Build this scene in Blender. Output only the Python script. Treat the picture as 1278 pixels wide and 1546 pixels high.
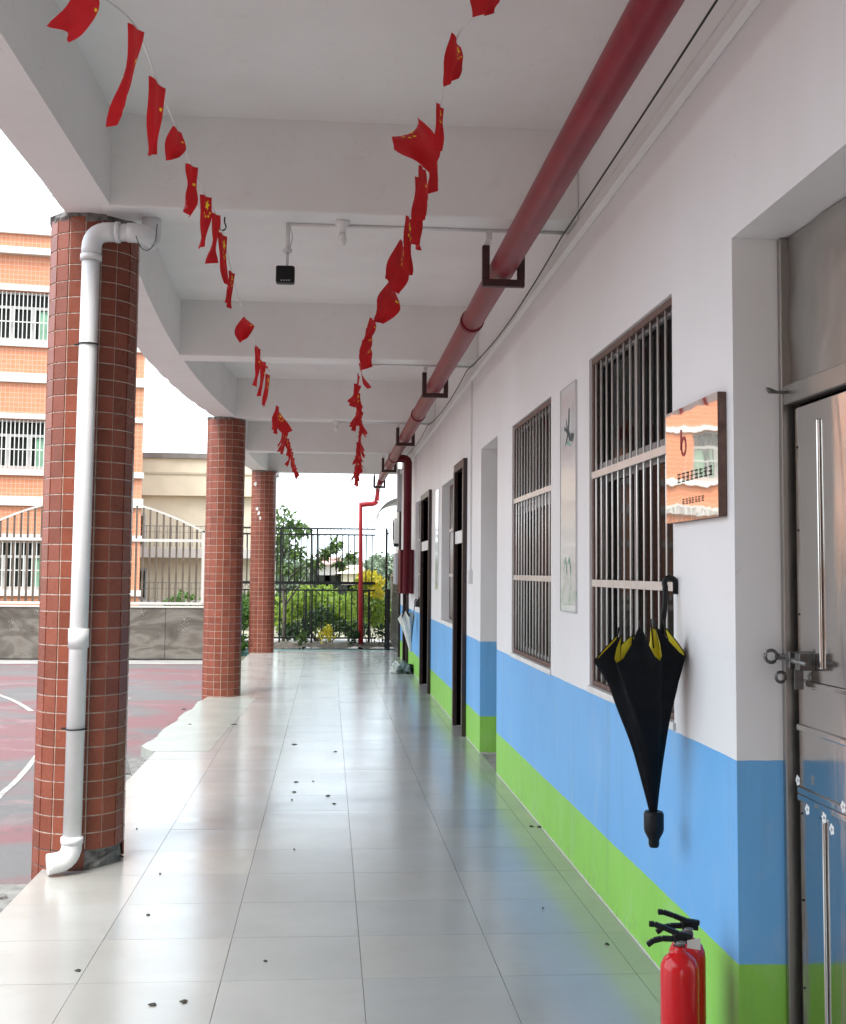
import bpy, bmesh, math, random
import numpy as np
from mathutils import Vector, Matrix

# ------------------------------------------------------------------ scene, camera, sky, sun, exposure
for o in list(bpy.data.objects):
    bpy.data.objects.remove(o, do_unlink=True)
scene = bpy.context.scene
C = scene.collection
R = math.radians
PI = math.pi

EYE = 1.74                       # eye height, from the 0.6 m floor tiles
FPX, PPX, PPY = 1800.0, 639.0, 735.0   # focal length and principal point, in photo pixels (1278 x 1546)
YAW, PITCH, ROLL = R(4.4957), R(4.0752), R(0.5)
_f = Vector((math.sin(YAW)*math.cos(PITCH), math.cos(YAW)*math.cos(PITCH), math.sin(PITCH)))
_r0 = Vector((math.cos(YAW), -math.sin(YAW), 0)); _u0 = _r0.cross(_f)
_r = _r0*math.cos(ROLL) + _u0*math.sin(ROLL); _u = -_r0*math.sin(ROLL) + _u0*math.cos(ROLL)
cam_data = bpy.data.cameras.new('camera')
cam = bpy.data.objects.new('camera', cam_data); C.objects.link(cam)
cam.matrix_world = Matrix(((_r.x, _u.x, -_f.x, 0), (_r.y, _u.y, -_f.y, 0), (_r.z, _u.z, -_f.z, EYE), (0, 0, 0, 1)))
cam_data.sensor_fit = 'VERTICAL'; cam_data.sensor_height = 24.0
cam_data.lens = FPX/1546*24.0
cam_data.shift_y = (PPY-773)/1546
cam_data.clip_start = 0.05; cam_data.clip_end = 2000
scene.camera = cam

SUN_EL, SUN_AZ = R(58), R(205)   # azimuth clockwise from +Y: behind the viewer, to the court side
world = bpy.data.worlds.new('World'); scene.world = world; world.use_nodes = True
wn = world.node_tree.nodes; wl = world.node_tree.links
sky = wn.new('ShaderNodeTexSky'); sky.sky_type = 'NISHITA'; sky.sun_disc = False
sky.sun_elevation = SUN_EL; sky.sun_rotation = SUN_AZ
sky.air_density = 1.0; sky.dust_density = 3.0; sky.ozone_density = 1.0; sky.altitude = 50
hs = wn.new('ShaderNodeHueSaturation'); hs.inputs['Saturation'].default_value = 0.55
wl.new(sky.outputs[0], hs.inputs['Color'])
veil = wn.new('ShaderNodeMix'); veil.data_type = 'RGBA'; veil.inputs[0].default_value = 0.70     # even overcast veil over the clear sky
veil.inputs[7].default_value = (7.2, 8.3, 9.2, 1)
wl.new(hs.outputs[0], veil.inputs[6]); wl.new(veil.outputs[2], wn['Background'].inputs['Color'])
wn['Background'].inputs['Strength'].default_value = 0.13
sun_data = bpy.data.lights.new('sun', 'SUN'); sun_data.energy = 1.5; sun_data.angle = R(30)
sun_data.color = (1.0, 0.96, 0.90)
sun = bpy.data.objects.new('sun', sun_data); C.objects.link(sun)
sd = Vector((math.sin(SUN_AZ)*math.cos(SUN_EL), math.cos(SUN_AZ)*math.cos(SUN_EL), math.sin(SUN_EL)))
sun.rotation_euler = sd.to_track_quat('Z', 'Y').to_euler(); sun.location = (-20, -20, 40)
scene.view_settings.view_transform = 'Standard'; scene.view_settings.look = 'None'
scene.view_settings.gamma = 1.0; scene.view_settings.use_curve_mapping = False
scene.view_settings.exposure = 1.7

# ------------------------------------------------------------------ measuring: photo pixel -> point on a plane
def ray(x, y): return _f + _r*((x-PPX)/FPX) - _u*((y-PPY)/FPX)
def onX(x, y, X): d = ray(x, y); return Vector((0, 0, EYE)) + d*(X/d.x)
def onY(x, y, Y): d = ray(x, y); return Vector((0, 0, EYE)) + d*(Y/d.y)
def onZ(x, y, Z): d = ray(x, y); return Vector((0, 0, EYE)) + d*((Z-EYE)/d.z)

# ------------------------------------------------------------------ materials
def lin(*c): return tuple(((v/255)/12.92 if v/255 <= .04045 else ((v/255+.055)/1.055)**2.4) for v in c) + (1,)
class NT:
    def __init__(s, name):
        s.m = bpy.data.materials.new(name); s.m.use_nodes = True
        s.n = s.m.node_tree.nodes; s.l = s.m.node_tree.links; s.b = s.n['Principled BSDF']
    def new(s, t, **k):
        n = s.n.new(t)
        for a, v in k.items(): setattr(n, a, v)
        return n
    def put(s, sock, v):
        if hasattr(v, 'is_output') or hasattr(v, 'links'): s.l.new(v, sock)
        else: sock.default_value = v
    def math(s, op, a, b=0.0, c=None):
        n = s.new('ShaderNodeMath', operation=op); s.put(n.inputs[0], a); s.put(n.inputs[1], b)
        if c is not None: s.put(n.inputs[2], c)
        return n.outputs[0]
    def mix(s, f, a, b, blend='MIX'):
        n = s.new('ShaderNodeMix', data_type='RGBA', blend_type=blend)
        s.put(n.inputs[0], f); s.put(n.inputs[6], a); s.put(n.inputs[7], b); return n.outputs[2]
    def noise(s, scale=5, detail=4, rough=.55, vec=None, dist=0):
        n = s.new('ShaderNodeTexNoise'); n.inputs['Scale'].default_value = scale
        n.inputs['Detail'].default_value = detail; n.inputs['Roughness'].default_value = rough
        n.inputs['Distortion'].default_value = dist
        s.l.new(vec if vec is not None else s.pos(), n.inputs['Vector']); return n.outputs['Fac']
    def pos(s):
        return s.new('ShaderNodeNewGeometry').outputs['Position']
    def scaled(s, sc):
        n = s.new('ShaderNodeMapping'); n.inputs['Scale'].default_value = sc; s.l.new(s.pos(), n.inputs['Vector']); return n.outputs[0]
    def ramp(s, f, stops):
        n = s.new('ShaderNodeValToRGB'); e = n.color_ramp.elements
        while len(e) < len(stops): e.new(.5)
        for q, (p, c) in zip(e, stops): q.position = p; q.color = c if len(c) == 4 else (*c, 1)
        s.l.new(f, n.inputs[0]); return n.outputs[0]
    def range(s, f, a, b, c, d):
        n = s.new('ShaderNodeMapRange'); s.put(n.inputs[0], f)
        for i, v in enumerate((a, b, c, d)): n.inputs[i+1].default_value = v
        return n.outputs[0]
    def bump(s, h, strength=.2, dist=.01):
        n = s.new('ShaderNodeBump'); n.inputs['Strength'].default_value = strength; n.inputs['Distance'].default_value = dist
        s.l.new(h, n.inputs['Height']); s.l.new(n.outputs[0], s.b.inputs['Normal'])
    def set(s, **k):
        nm = dict(col='Base Color', rough='Roughness', metal='Metallic', spec='Specular IOR Level', trans='Transmission Weight', ior='IOR', alpha='Alpha', coat='Coat Weight')
        for a, v in k.items(): s.put(s.b.inputs[nm[a]], v)
        return s
def pm(name, col, rough=.6, metal=0., var=.12, vs=3., bump=0., bs=60., spec=.5, rnd=0., island=0., rvar=0.):
    t = NT(name); c = (*col[:3], 1)
    f = t.noise(vs, 5, .6)
    lo = tuple(max(0, v*(1-var)) for v in col[:3]) + (1,); hi = tuple(min(1, v*(1+var)) for v in col[:3]) + (1,)
    out = t.mix(t.range(f, .3, .7, 0, 1), lo, hi)
    if rnd:
        r = t.new('ShaderNodeObjectInfo').outputs['Random']
        out = t.mix(1.0, out, t.ramp(r, [(0, (1-rnd,)*3), (1, (1, 1, 1))]), 'MULTIPLY')
    if island:
        r = t.new('ShaderNodeNewGeometry').outputs['Random Per Island']
        out = t.mix(1.0, out, t.ramp(r, [(0, (1-island,)*3), (1, (1, 1, 1))]), 'MULTIPLY')
    t.set(col=out, rough=rough, metal=metal, spec=spec)
    if rvar:
        t.set(rough=t.range(t.noise(vs*2.3, 4), .3, .7, max(.02, rough-rvar), rough+rvar))
    if bump: t.bump(t.noise(bs, 4, .6), bump, .01)
    return t.m
M = {}
# painted corridor wall: white, a blue band and a green band, by height
WB, BG = 1.070, 0.352
def wall_mat():
    t = NT('wall_paint')
    sep = t.new('ShaderNodeSeparateXYZ'); t.l.new(t.pos(), sep.inputs[0])
    z = sep.outputs['Z']
    wob = t.math('MULTIPLY', t.math('SUBTRACT', t.noise(1.1, 3), .5), .016)
    wob2 = t.math('MULTIPLY', t.math('SUBTRACT', t.noise(14, 3), .5), .006)
    zz = t.math('ADD', z, t.math('ADD', wob, wob2))
    w = t.math('GREATER_THAN', zz, WB); b = t.math('GREATER_THAN', zz, BG)
    g = t.mix(t.range(t.noise(2.2, 5), .3, .7, 0, 1), (.25, .60, .075, 1), (.29, .66, .095, 1))
    bl = t.mix(t.range(t.noise(1.7, 5), .3, .7, 0, 1), (.145, .43, .80, 1), (.17, .48, .86, 1))
    smear = t.noise(1.2, 5, .6, t.scaled((1, 1, .35)))
    wh = t.mix(t.range(smear, .35, .7, 0, 1), (.84, .84, .845, 1), (.79, .785, .775, 1))
    scuff = t.range(t.noise(9, 6, .7), .66, .72, 0, 1)
    wh = t.mix(t.math('MULTIPLY', scuff, .35), wh, (.5, .49, .47, 1))
    col = t.mix(b, g, bl)
    rub_ = t.range(t.noise(3.1, 6, .7, t.scaled((1, 1, .45))), .54, .70, 0, .30)      # rubbed and scuffed paint
    col = t.mix(rub_, col, t.mix(.5, col, (.62, .66, .66, 1)))
    drips = t.range(t.noise(5, 4, .6, t.scaled((1, 1, .08))), .58, .70, 0, .16)
    col = t.mix(drips, col, (.10, .16, .20, 1))
    kick = t.math('MULTIPLY', t.range(t.noise(16, 6, .75), .52, .66, 0, .55), t.range(z, .16, .02, 0, 1))
    col = t.mix(kick, col, (.24, .25, .17, 1))
    col = t.mix(w, col, wh)
    foot = t.math('LESS_THAN', t.math('ADD', z, t.math('MULTIPLY', t.noise(18, 4, .7), .035)), .027)   # bare plaster at the foot
    col = t.mix(foot, col, (.62, .61, .57, 1))
    t.set(col=col, rough=.42)
    t.bump(t.math('ADD', t.noise(7, 3), t.math('MULTIPLY', t.noise(90, 3), .25)), .16, .012)
    return t.m
M['wall'] = wall_mat()
def ceil_mat():
    t = NT('ceiling_paint')
    a = t.noise(.9, 6, .6); b = t.noise(5, 6, .7)
    c = t.mix(t.range(a, .35, .7, 0, 1), (.86, .85, .83, 1), (.79, .77, .745, 1))
    c = t.mix(t.math('MULTIPLY', t.range(b, .6, .75, 0, 1), .25), c, (.64, .59, .54, 1))
    crack = t.range(t.math('ABSOLUTE', t.math('SUBTRACT', t.noise(1.6, 3, .5, None, 1.5), .5)), 0, .003, .16, 0)
    c = t.mix(crack, c, (.45, .43, .41, 1))
    t.set(col=c, rough=.75); t.bump(t.noise(30, 4), .08, .01); return t.m
M['ceiling'] = ceil_mat()
def tile_floor_mat():
    t = NT('floor_tile_glaze')
    r = t.new('ShaderNodeObjectInfo').outputs['Random']
    c = t.mix(t.range(t.noise(1.3, 5, .6), .3, .7, 0, 1), (.355, .352, .330, 1), (.415, .412, .389, 1))
    c = t.mix(1.0, c, t.ramp(r, [(0, (.86, .87, .88)), (.5, (1, 1, 1)), (1, (.97, .95, .92))]), 'MULTIPLY')
    grime = t.range(t.noise(3.4, 7, .7), .52, .74, 0, .55)
    c = t.mix(grime, c, (.33, .32, .295, 1))
    streak = t.range(t.noise(2.6, 5, .6, t.scaled((.25, 2.2, 1))), .35, .7, 0, 1)
    c = t.mix(t.math('MULTIPLY', streak, .22), c, (.33, .325, .31, 1))
    t.set(col=c, rough=t.math('ADD', t.range(t.noise(1.5, 2), .3, .7, .15, .20), t.math('MULTIPLY', streak, .05)), spec=.55)
    t.bump(t.noise(2.3, 2), .05, .012); return t.m
M['floor_tile'] = tile_floor_mat()
M['grout'] = pm('dark_grout', (.23, .22, .20), .9, var=.3, vs=8)
def court_mat():
    t = NT('worn_court_paint')
    a = t.noise(.35, 7, .65, t.scaled((1, 1.5, 1)), .6); b = t.noise(2.6, 7, .7); c3 = t.noise(.9, 5, .6, None, 1.2)
    c = t.mix(t.range(a, .46, .57, 0, 1), (.170, .078, .082, 1), (.122, .117, .115, 1))
    c = t.mix(t.range(c3, .56, .66, 0, .7), c, (.225, .145, .150, 1))
    c = t.mix(t.range(b, .55, .68, 0, .65), c, (.080, .077, .076, 1))
    c = t.mix(t.range(t.noise(40, 4, .7), .60, .70, 0, .5), c, (.20, .195, .185, 1))
    t.set(col=c, rough=.72); t.bump(t.noise(25, 6, .7), .35, .01); return t.m
M['court'] = court_mat()
M['concrete'] = pm('rough_concrete', (.19, .187, .175), .9, var=.35, vs=7, bump=.7, bs=25)
M['mortar'] = pm('pale_mortar_wash', (.315, .335, .300), .26, var=.10, vs=2.5, bump=.10, bs=8)
M['cement_dark'] = pm('broken_cement', (.17, .165, .155), .95, var=.55, vs=18, bump=1.0, bs=30)
M['tile_red'] = pm('red_brown_column_tile', (.245, .074, .046), .30, var=.10, vs=9, rnd=.28, rvar=.06, bump=.06, bs=14, spec=.22)
M['tile_red_isl'] = pm('red_brown_column_tile_run', (.245, .074, .046), .30, var=.10, vs=9, island=.28, rvar=.06, bump=.06, bs=14, spec=.22)
M['col_grout'] = pm('cream_grout', (.60, .50, .42), .9, var=.2, vs=14)
M['pvc'] = pm('white_pvc', (.74, .75, .75), .32, var=.06, vs=5)
M['conduit'] = pm('conduit_white', (.72, .71, .70), .45, var=.10, vs=6)
M['red_pipe'] = pm('red_pipe_paint', (.20, .010, .022), .36, var=.18, vs=7, bump=.05, bs=18, spec=.22)
M['red_pipe_bright'] = pm('bright_red_pipe_paint', (.55, .03, .035), .35, var=.15, vs=5)
M['bracket'] = pm('dark_red_steel', (.045, .012, .012), .5, var=.25, vs=10)
M['steel'] = pm('stainless_bar', (.80, .78, .74), .30, .5, var=.10, vs=5)
M['dark_steel'] = pm('dark_worn_steel', (.16, .155, .15), .35, .8, var=.3, vs=20)
M['black'] = pm('black_plastic', (.008, .008, .009), .45, var=.2, vs=12, spec=.25)
M['black_cloth'] = pm('black_umbrella_cloth', (.005, .006, .008), .6, var=.3, vs=18, bump=.1, bs=60, spec=.12)
M['yellow_cloth'] = pm('yellow_lining', (.62, .53, .02), .6, var=.1, vs=10)
M['white_cloth'] = pm('pale_cloth', (.66, .66, .60), .55, var=.12, vs=10)
M['grey_cloth'] = pm('grey_green_cloth', (.09, .12, .12), .5, var=.25, vs=12)
M['ext_red'] = pm('extinguisher_red', (.62, .008, .012), .18, var=.06, vs=8)
M['alu'] = pm('aluminium_frame', (.30, .30, .30), .5, .5, var=.08, vs=6)
M['rust'] = pm('worn_brown_frame', (.14, .085, .07), .55, .3, var=.35, vs=18)
M['dark_wood'] = pm('dark_brown_door', (.028, .014, .013), .35, var=.3, vs=10)
M['door_edge'] = pm('cream_door_head', (.55, .52, .46), .5, var=.15)
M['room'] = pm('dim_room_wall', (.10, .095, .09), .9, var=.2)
M['iron'] = pm('black_iron', (.012, .014, .014), .45, .2, var=.3, vs=12)
M['grey_paint'] = pm('grey_sheet_metal', (.42, .42, .44), .5, var=.08, vs=4)
M['maroon'] = pm('maroon_sheet_metal', (.10, .006, .012), .4, var=.15, spec=.2)
M['white_paint'] = pm('white_paint', (.74, .73, .70), .55, var=.10, vs=5)
M['cream_rail'] = pm('cream_rail', (.50, .48, .44), .45, var=.08)
M['fence_bar'] = pm('brown_steel_bar', (.13, .10, .075), .4, .4, var=.35, vs=5)
M['bulb'] = pm('milky_bulb_glass', (.78, .77, .74), .2, var=.03)
M['wire_black'] = pm('black_wire', (.012, .012, .012), .5)
M['wire_white'] = pm('white_cord', (.66, .65, .63), .6)
M['teal'] = pm('teal_kerb_paint', (.12, .30, .30), .6, var=.25, vs=6)
M['soil'] = pm('soil_bed', (.11, .095, .075), .95, var=.5, vs=12, bump=.9, bs=25)
M['stone'] = pm('rubble_stone', (.17, .165, .155), .9, var=.35, vs=15, bump=.5, bs=30, rnd=.4)
M['ground'] = pm('dry_earth_grass', (.20, .19, .13), .95, var=.4, vs=.5, bump=.3, bs=6)
M['path'] = pm('pale_path', (.30, .285, .27), .9, var=.18, vs=2)
M['bark'] = pm('grey_bark', (.13, .115, .09), .9, var=.35, vs=14, bump=.6, bs=30)
def leaf_mat(name, a, b, tr=.35):
    t = NT(name)
    r = t.new('ShaderNodeNewGeometry').outputs['Random Per Island']
    c = t.mix(r, (*a, 1), (*b, 1)); t.set(col=c, rough=.5)
    tl = t.new('ShaderNodeBsdfTranslucent'); t.l.new(c, tl.inputs['Color'])
    mx = t.new('ShaderNodeMixShader'); mx.inputs[0].default_value = tr
    t.l.new(t.b.outputs[0], mx.inputs[1]); t.l.new(tl.outputs[0], mx.inputs[2])
    t.l.new(mx.outputs[0], t.n['Material Output'].inputs['Surface']); return t.m
M['leaf'] = leaf_mat('leaf_green', (.05, .10, .025), (.15, .24, .06), .45)
M['leaf_dark'] = leaf_mat('leaf_deep_green', (.018, .045, .016), (.05, .10, .03))
M['leaf_lime'] = leaf_mat('leaf_yellow_green', (.13, .22, .025), (.30, .40, .06), .45)
M['leaf_yellow'] = leaf_mat('yellow_blossom', (.62, .52, .03), (.75, .66, .08))
M['leaf_far_hazed'] = leaf_mat('leaf_far_hazed', (.13, .18, .12), (.22, .27, .17), .3)  # distance haze is put into this paler leaf colour
M['hedge'] = leaf_mat('hedge_leaf', (.03, .10, .012), (.10, .22, .03))

def small_tile(name, a, b, scale, mortar):
    t = NT(name); br = t.new('ShaderNodeTexBrick'); br.offset = 0; br.squash = 1
    sp = t.new('ShaderNodeSeparateXYZ'); t.l.new(t.pos(), sp.inputs[0]); cb = t.new('ShaderNodeCombineXYZ')
    t.l.new(t.math('ADD', sp.outputs[0], sp.outputs[1]), cb.inputs[0]); t.l.new(sp.outputs[2], cb.inputs[1])
    t.l.new(cb.outputs[0], br.inputs['Vector'])
    br.inputs['Color1'].default_value = (*a, 1); br.inputs['Color2'].default_value = (*b, 1); br.inputs['Mortar'].default_value = (*mortar, 1)
    br.inputs['Scale'].default_value = 1; br.inputs['Brick Width'].default_value = scale; br.inputs['Row Height'].default_value = scale
    br.inputs['Mortar Size'].default_value = .008
    c = t.mix(t.range(t.noise(.5, 5), .35, .7, 0, .25), br.outputs['Color'], (.46, .22, .14, 1))
    t.set(col=c, rough=.55, spec=.2); return t.m
M['coral'] = small_tile('coral_facade_tile', (.50, .185, .095), (.54, .215, .115), .14, (.56, .33, .24))
M['fac_white'] = pm('facade_white_band', (.52, .50, .475), .6, var=.08, vs=1)
M['beige'] = pm('beige_facade', (.66, .60, .46), .75, var=.08, vs=1.2)
M['beige_dark'] = pm('beige_soffit', (.46, .42, .32), .8, var=.08)
M['grey_coping'] = pm('grey_coping', (.20, .19, .18), .7, var=.2)
def glass_mat(name, col, rough=.04):
    t = NT(name); t.set(col=(*col, 1), rough=rough, spec=.015); t.bump(t.noise(1.2, 2), .06, .05); return t.m
M['glass'] = glass_mat('dark_window_glass', (.006, .007, .007))
M['glass_far'] = glass_mat('far_window_glass', (.03, .035, .03), .08)
M['curtain'] = pm('green_curtain', (.25, .45, .30), .7, var=.15, vs=3)
def mirror_mat(name, col, rough, bs, strength, metal=1.0, dist=.05, sc=(1, 1, 1)):
    t = NT(name); t.set(col=(*col, 1), rough=rough, metal=metal)
    t.bump(t.noise(bs, 2, .5, t.scaled(sc), .4), strength, dist); return t.m
M['plaque'] = mirror_mat('mirror_plaque', (.90, .86, .80), .03, 3.2, .02)
M['sheet'] = mirror_mat('stainless_sheet', (.66, .645, .62), .16, 2.6, .22, sc=(1, 1.6, .5))
M['sheet_dull'] = mirror_mat('dull_stainless_sheet', (.40, .385, .36), .36, 3, .2)
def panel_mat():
    t = NT('engraved_stone_painted_reflections')
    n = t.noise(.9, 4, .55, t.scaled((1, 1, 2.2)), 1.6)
    c = t.ramp(n, [(.30, (.065, .057, .047)), (.47, (.115, .104, .088)), (.56, (.175, .16, .138)), (.70, (.10, .084, .07))])  # marbled tones painted in place of the wavy reflections on the panels
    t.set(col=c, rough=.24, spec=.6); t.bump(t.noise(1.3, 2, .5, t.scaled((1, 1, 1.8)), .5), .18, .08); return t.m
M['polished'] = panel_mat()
M['engrave'] = pm('engraved_matt_line', (.27, .255, .225), .6, var=.15)
def flag_mat():
    t = NT('red_flag_cloth')
    uv = t.new('ShaderNodeUVMap').outputs[0]; sp = t.new('ShaderNodeSeparateXYZ'); t.l.new(uv, sp.inputs[0])
    def star(cx, cy, rad):
        x = t.math('SUBTRACT', t.math('MULTIPLY', sp.outputs[0], 1.5), cx*1.5); y = t.math('SUBTRACT', sp.outputs[1], cy)
        r = t.math('SQRT', t.math('ADD', t.math('MULTIPLY', x, x), t.math('MULTIPLY', y, y)))
        th = t.math('ADD', t.math('ARCTAN2', x, y), 20*PI)
        a = t.math('ABSOLUTE', t.math('SUBTRACT', t.math('MODULO', t.math('ADD', th, PI/5), 2*PI/5), PI/5))
        lim = t.math('DIVIDE', .3673*rad*1.0, t.math('ADD', t.math('MULTIPLY', t.math('SINE', a), .855), t.math('MULTIPLY', t.math('COSINE', a), .3673)))
        return t.math('LESS_THAN', r, lim)
    s = star(5/30, .75, .17)
    for cx, cy in ((10/30, .9), (12/30, .8), (12/30, .65), (10/30, .55)): s = t.math('MAXIMUM', s, star(cx, cy, .06))
    c = t.mix(t.range(t.noise(12, 4), .3, .7, 0, 1), (.46, .007, .011, 1), (.58, .010, .014, 1))
    c = t.mix(s, c, (.85, .62, .03, 1)); t.set(col=c, rough=.55)
    tl = t.new('ShaderNodeBsdfTranslucent'); t.l.new(c, tl.inputs['Color'])
    mx = t.new('ShaderNodeMixShader'); mx.inputs[0].default_value = .35
    t.l.new(t.b.outputs[0], mx.inputs[1]); t.l.new(tl.outputs[0], mx.inputs[2])
    t.l.new(mx.outputs[0], t.n['Material Output'].inputs['Surface']); return t.m
M['flag'] = flag_mat()
def poster_mat():
    t = NT('acrylic_poster')
    sp = t.new('ShaderNodeSeparateXYZ'); t.l.new(t.pos(), sp.inputs[0])
    c = t.mix(t.range(sp.outputs[2], 1.5, 2.55, 0, 1), (.78, .81, .78, 1), (.83, .80, .78, 1))
    c = t.mix(t.math('MULTIPLY', t.range(sp.outputs[2], 2.32, 2.36, 0, 1), .6), c, (.72, .74, .73, 1))
    blot = t.math('MULTIPLY', t.range(t.noise(9, 5, .7), .50, .62, 0, .8), t.range(sp.outputs[2], 1.95, 1.60, 0, 1))
    c = t.mix(blot, c, (.42, .60, .47, 1))
    t.set(col=c, rough=.12, coat=.4); return t.m
M['poster'] = poster_mat()
M['ink'] = pm('dark_teal_ink', (.012, .055, .06), .5)
M['ink_green'] = pm('pale_green_ink', (.18, .42, .32), .5)
M['ink_black'] = pm('black_ink', (.05, .045, .04), .5)
M['ink_red'] = pm('red_enamel', (.45, .02, .03), .35)
M['line'] = pm('worn_white_line', (.34, .33, .305), .75, var=.3, vs=6)
M['leaf_dry'] = pm('dry_scrap', (.045, .04, .03), .8, var=.4, vs=30)

# ------------------------------------------------------------------ mesh builder
class MB:
    def __init__(s): s.v = []; s.f = []; s.m = []; s.sm = []
    def face(s, ids, m=0, sm=False): s.f.append(tuple(ids)); s.m.append(m); s.sm.append(sm)
    def quad(s, a, b, c, d, m=0, sm=False):
        k = len(s.v); s.v += [tuple(a), tuple(b), tuple(c), tuple(d)]; s.face((k, k+1, k+2, k+3), m, sm); return s
    def box(s, x0, x1, y0, y1, z0, z1, m=0):
        k = len(s.v)
        s.v += [(x, y, z) for z in (z0, z1) for y in (y0, y1) for x in (x0, x1)]
        for q in ((0, 2, 3, 1), (4, 5, 7, 6), (0, 1, 5, 4), (2, 6, 7, 3), (0, 4, 6, 2), (1, 3, 7, 5)): s.face([k+i for i in q], m)
        return s
    def ring(s, c, ax, r, n, ref=None, ph=0):
        ax = Vector(ax).normalized(); ref = Vector(ref) if ref is not None else (Vector((0, 0, 1)) if abs(ax.z) < .9 else Vector((1, 0, 0)))
        u = ax.cross(ref).normalized(); w = ax.cross(u); k = len(s.v); c = Vector(c)
        for i in range(n):
            a = 2*PI*i/n+ph; s.v.append(tuple(c + u*(r*math.cos(a)) + w*(r*math.sin(a))))
        return k
    def tube(s, pts, r, n=10, m=0, cap=True, sm=True, ref=None):
        pts = [Vector(p) for p in pts]; rs = r if isinstance(r, (list, tuple)) else [r]*len(pts); ks = []
        for i, p in enumerate(pts):
            if i == 0: t = pts[1]-p
            elif i == len(pts)-1: t = p-pts[i-1]
            else: t = (pts[i+1]-p).normalized() + (p-pts[i-1]).normalized()
            ks.append(s.ring(p, t, rs[i], n, ref))
        for a, b in zip(ks, ks[1:]):
            for i in range(n):
                j = (i+1) % n; s.face((a+i, a+j, b+j, b+i), m, sm)
        if cap:
            s.face([ks[0]+i for i in range(n)][::-1], m); s.face([ks[-1]+i for i in range(n)], m)
        return s
    def lathe(s, c, prof, n=20, m=0, sm=True):           # prof: (radius, z) pairs, axis = z through c
        c = Vector(c); ks = []
        for r, z in prof:
            ks.append(len(s.v))
            for i in range(n):
                a = 2*PI*i/n; s.v.append((c.x+r*math.cos(a), c.y+r*math.sin(a), c.z+z))
        for a, b in zip(ks, ks[1:]):
            for i in range(n):
                j = (i+1) % n; s.face((a+i, a+j, b+j, b+i), m, sm)
        s.face([ks[0]+i for i in range(n)][::-1], m); s.face([ks[-1]+i for i in range(n)], m)
        return s
    def bar(s, a, b, w, d, m=0, up=(0, 0, 1)):             # rectangular bar from a to b
        a = Vector(a); b = Vector(b); t = (b-a).normalized(); up = Vector(up)
        if abs(t.dot(up)) > .95: up = Vector((0, 1, 0))
        u = t.cross(up).normalized()*(w/2); v = u.cross(t).normalized()*(d/2); k = len(s.v)
        for p in (a, b): s.v += [tuple(p-u-v), tuple(p+u-v), tuple(p+u+v), tuple(p-u+v)]
        for q in ((0, 1, 2, 3), (7, 6, 5, 4), (0, 4, 5, 1), (1, 5, 6, 2), (2, 6, 7, 3), (3, 7, 4, 0)): s.face([k+i for i in q], m)
        return s
    def mesh(s, name, mats, org=(0, 0, 0)):
        me = bpy.data.meshes.new(name); o = Vector(org)
        me.from_pydata([tuple(Vector(p)-o) for p in s.v], [], s.f)
        for mm in (mats if isinstance(mats, (list, tuple)) else [mats]): me.materials.append(M[mm] if isinstance(mm, str) else mm)
        me.polygons.foreach_set('material_index', s.m); me.polygons.foreach_set('use_smooth', s.sm)
        me.update(); return me
    def build(s, name, mats, parent=None, bevel=0, org=None):
        base = ROOT.get(parent.name, Vector()) if parent else Vector(org or (0, 0, 0))
        o = bpy.data.objects.new(name, s.mesh(name, mats, base)); C.objects.link(o)
        if parent: o.parent = parent; ROOT[o.name] = base
        else: o.location = base; ROOT[o.name] = base
        bm = bmesh.new(); bm.from_mesh(o.data); bmesh.ops.recalc_face_normals(bm, faces=bm.faces); bm.to_mesh(o.data); bm.free()
        if bevel:
            b = o.modifiers.new('bevel', 'BEVEL'); b.width = bevel; b.segments = 2; b.limit_method = 'ANGLE'; b.angle_limit = R(40)
        return o
ROOT = {}
def tag(o, label=None, cat=None, group=None, kind=None):
    if label: o['label'] = label
    if cat: o['category'] = cat
    if group: o['group'] = group
    if kind: o['kind'] = kind
    return o
def thing(name, label, cat, loc=(0, 0, 0), group=None):
    o = bpy.data.objects.new(name, None); C.objects.link(o); o.location = loc; o.empty_display_size = .1
    ROOT[o.name] = Vector(loc); return tag(o, label, cat, group)
def inst(name, mesh, parent, loc, rot=(0, 0, 0)):        # world location -> child object sharing a mesh
    o = bpy.data.objects.new(name, mesh); C.objects.link(o); o.parent = parent
    o.location = Vector(loc)-(ROOT[parent.name] if parent else Vector()); o.rotation_euler = rot
    ROOT[o.name] = ROOT[parent.name] if parent else Vector(); return o
def jit_mesh(o, amp, seed=0):
    rng = random.Random(seed)
    for v in o.data.vertices: v.co += Vector((rng.uniform(-amp, amp), rng.uniform(-amp, amp), rng.uniform(-amp, amp)))

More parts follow.
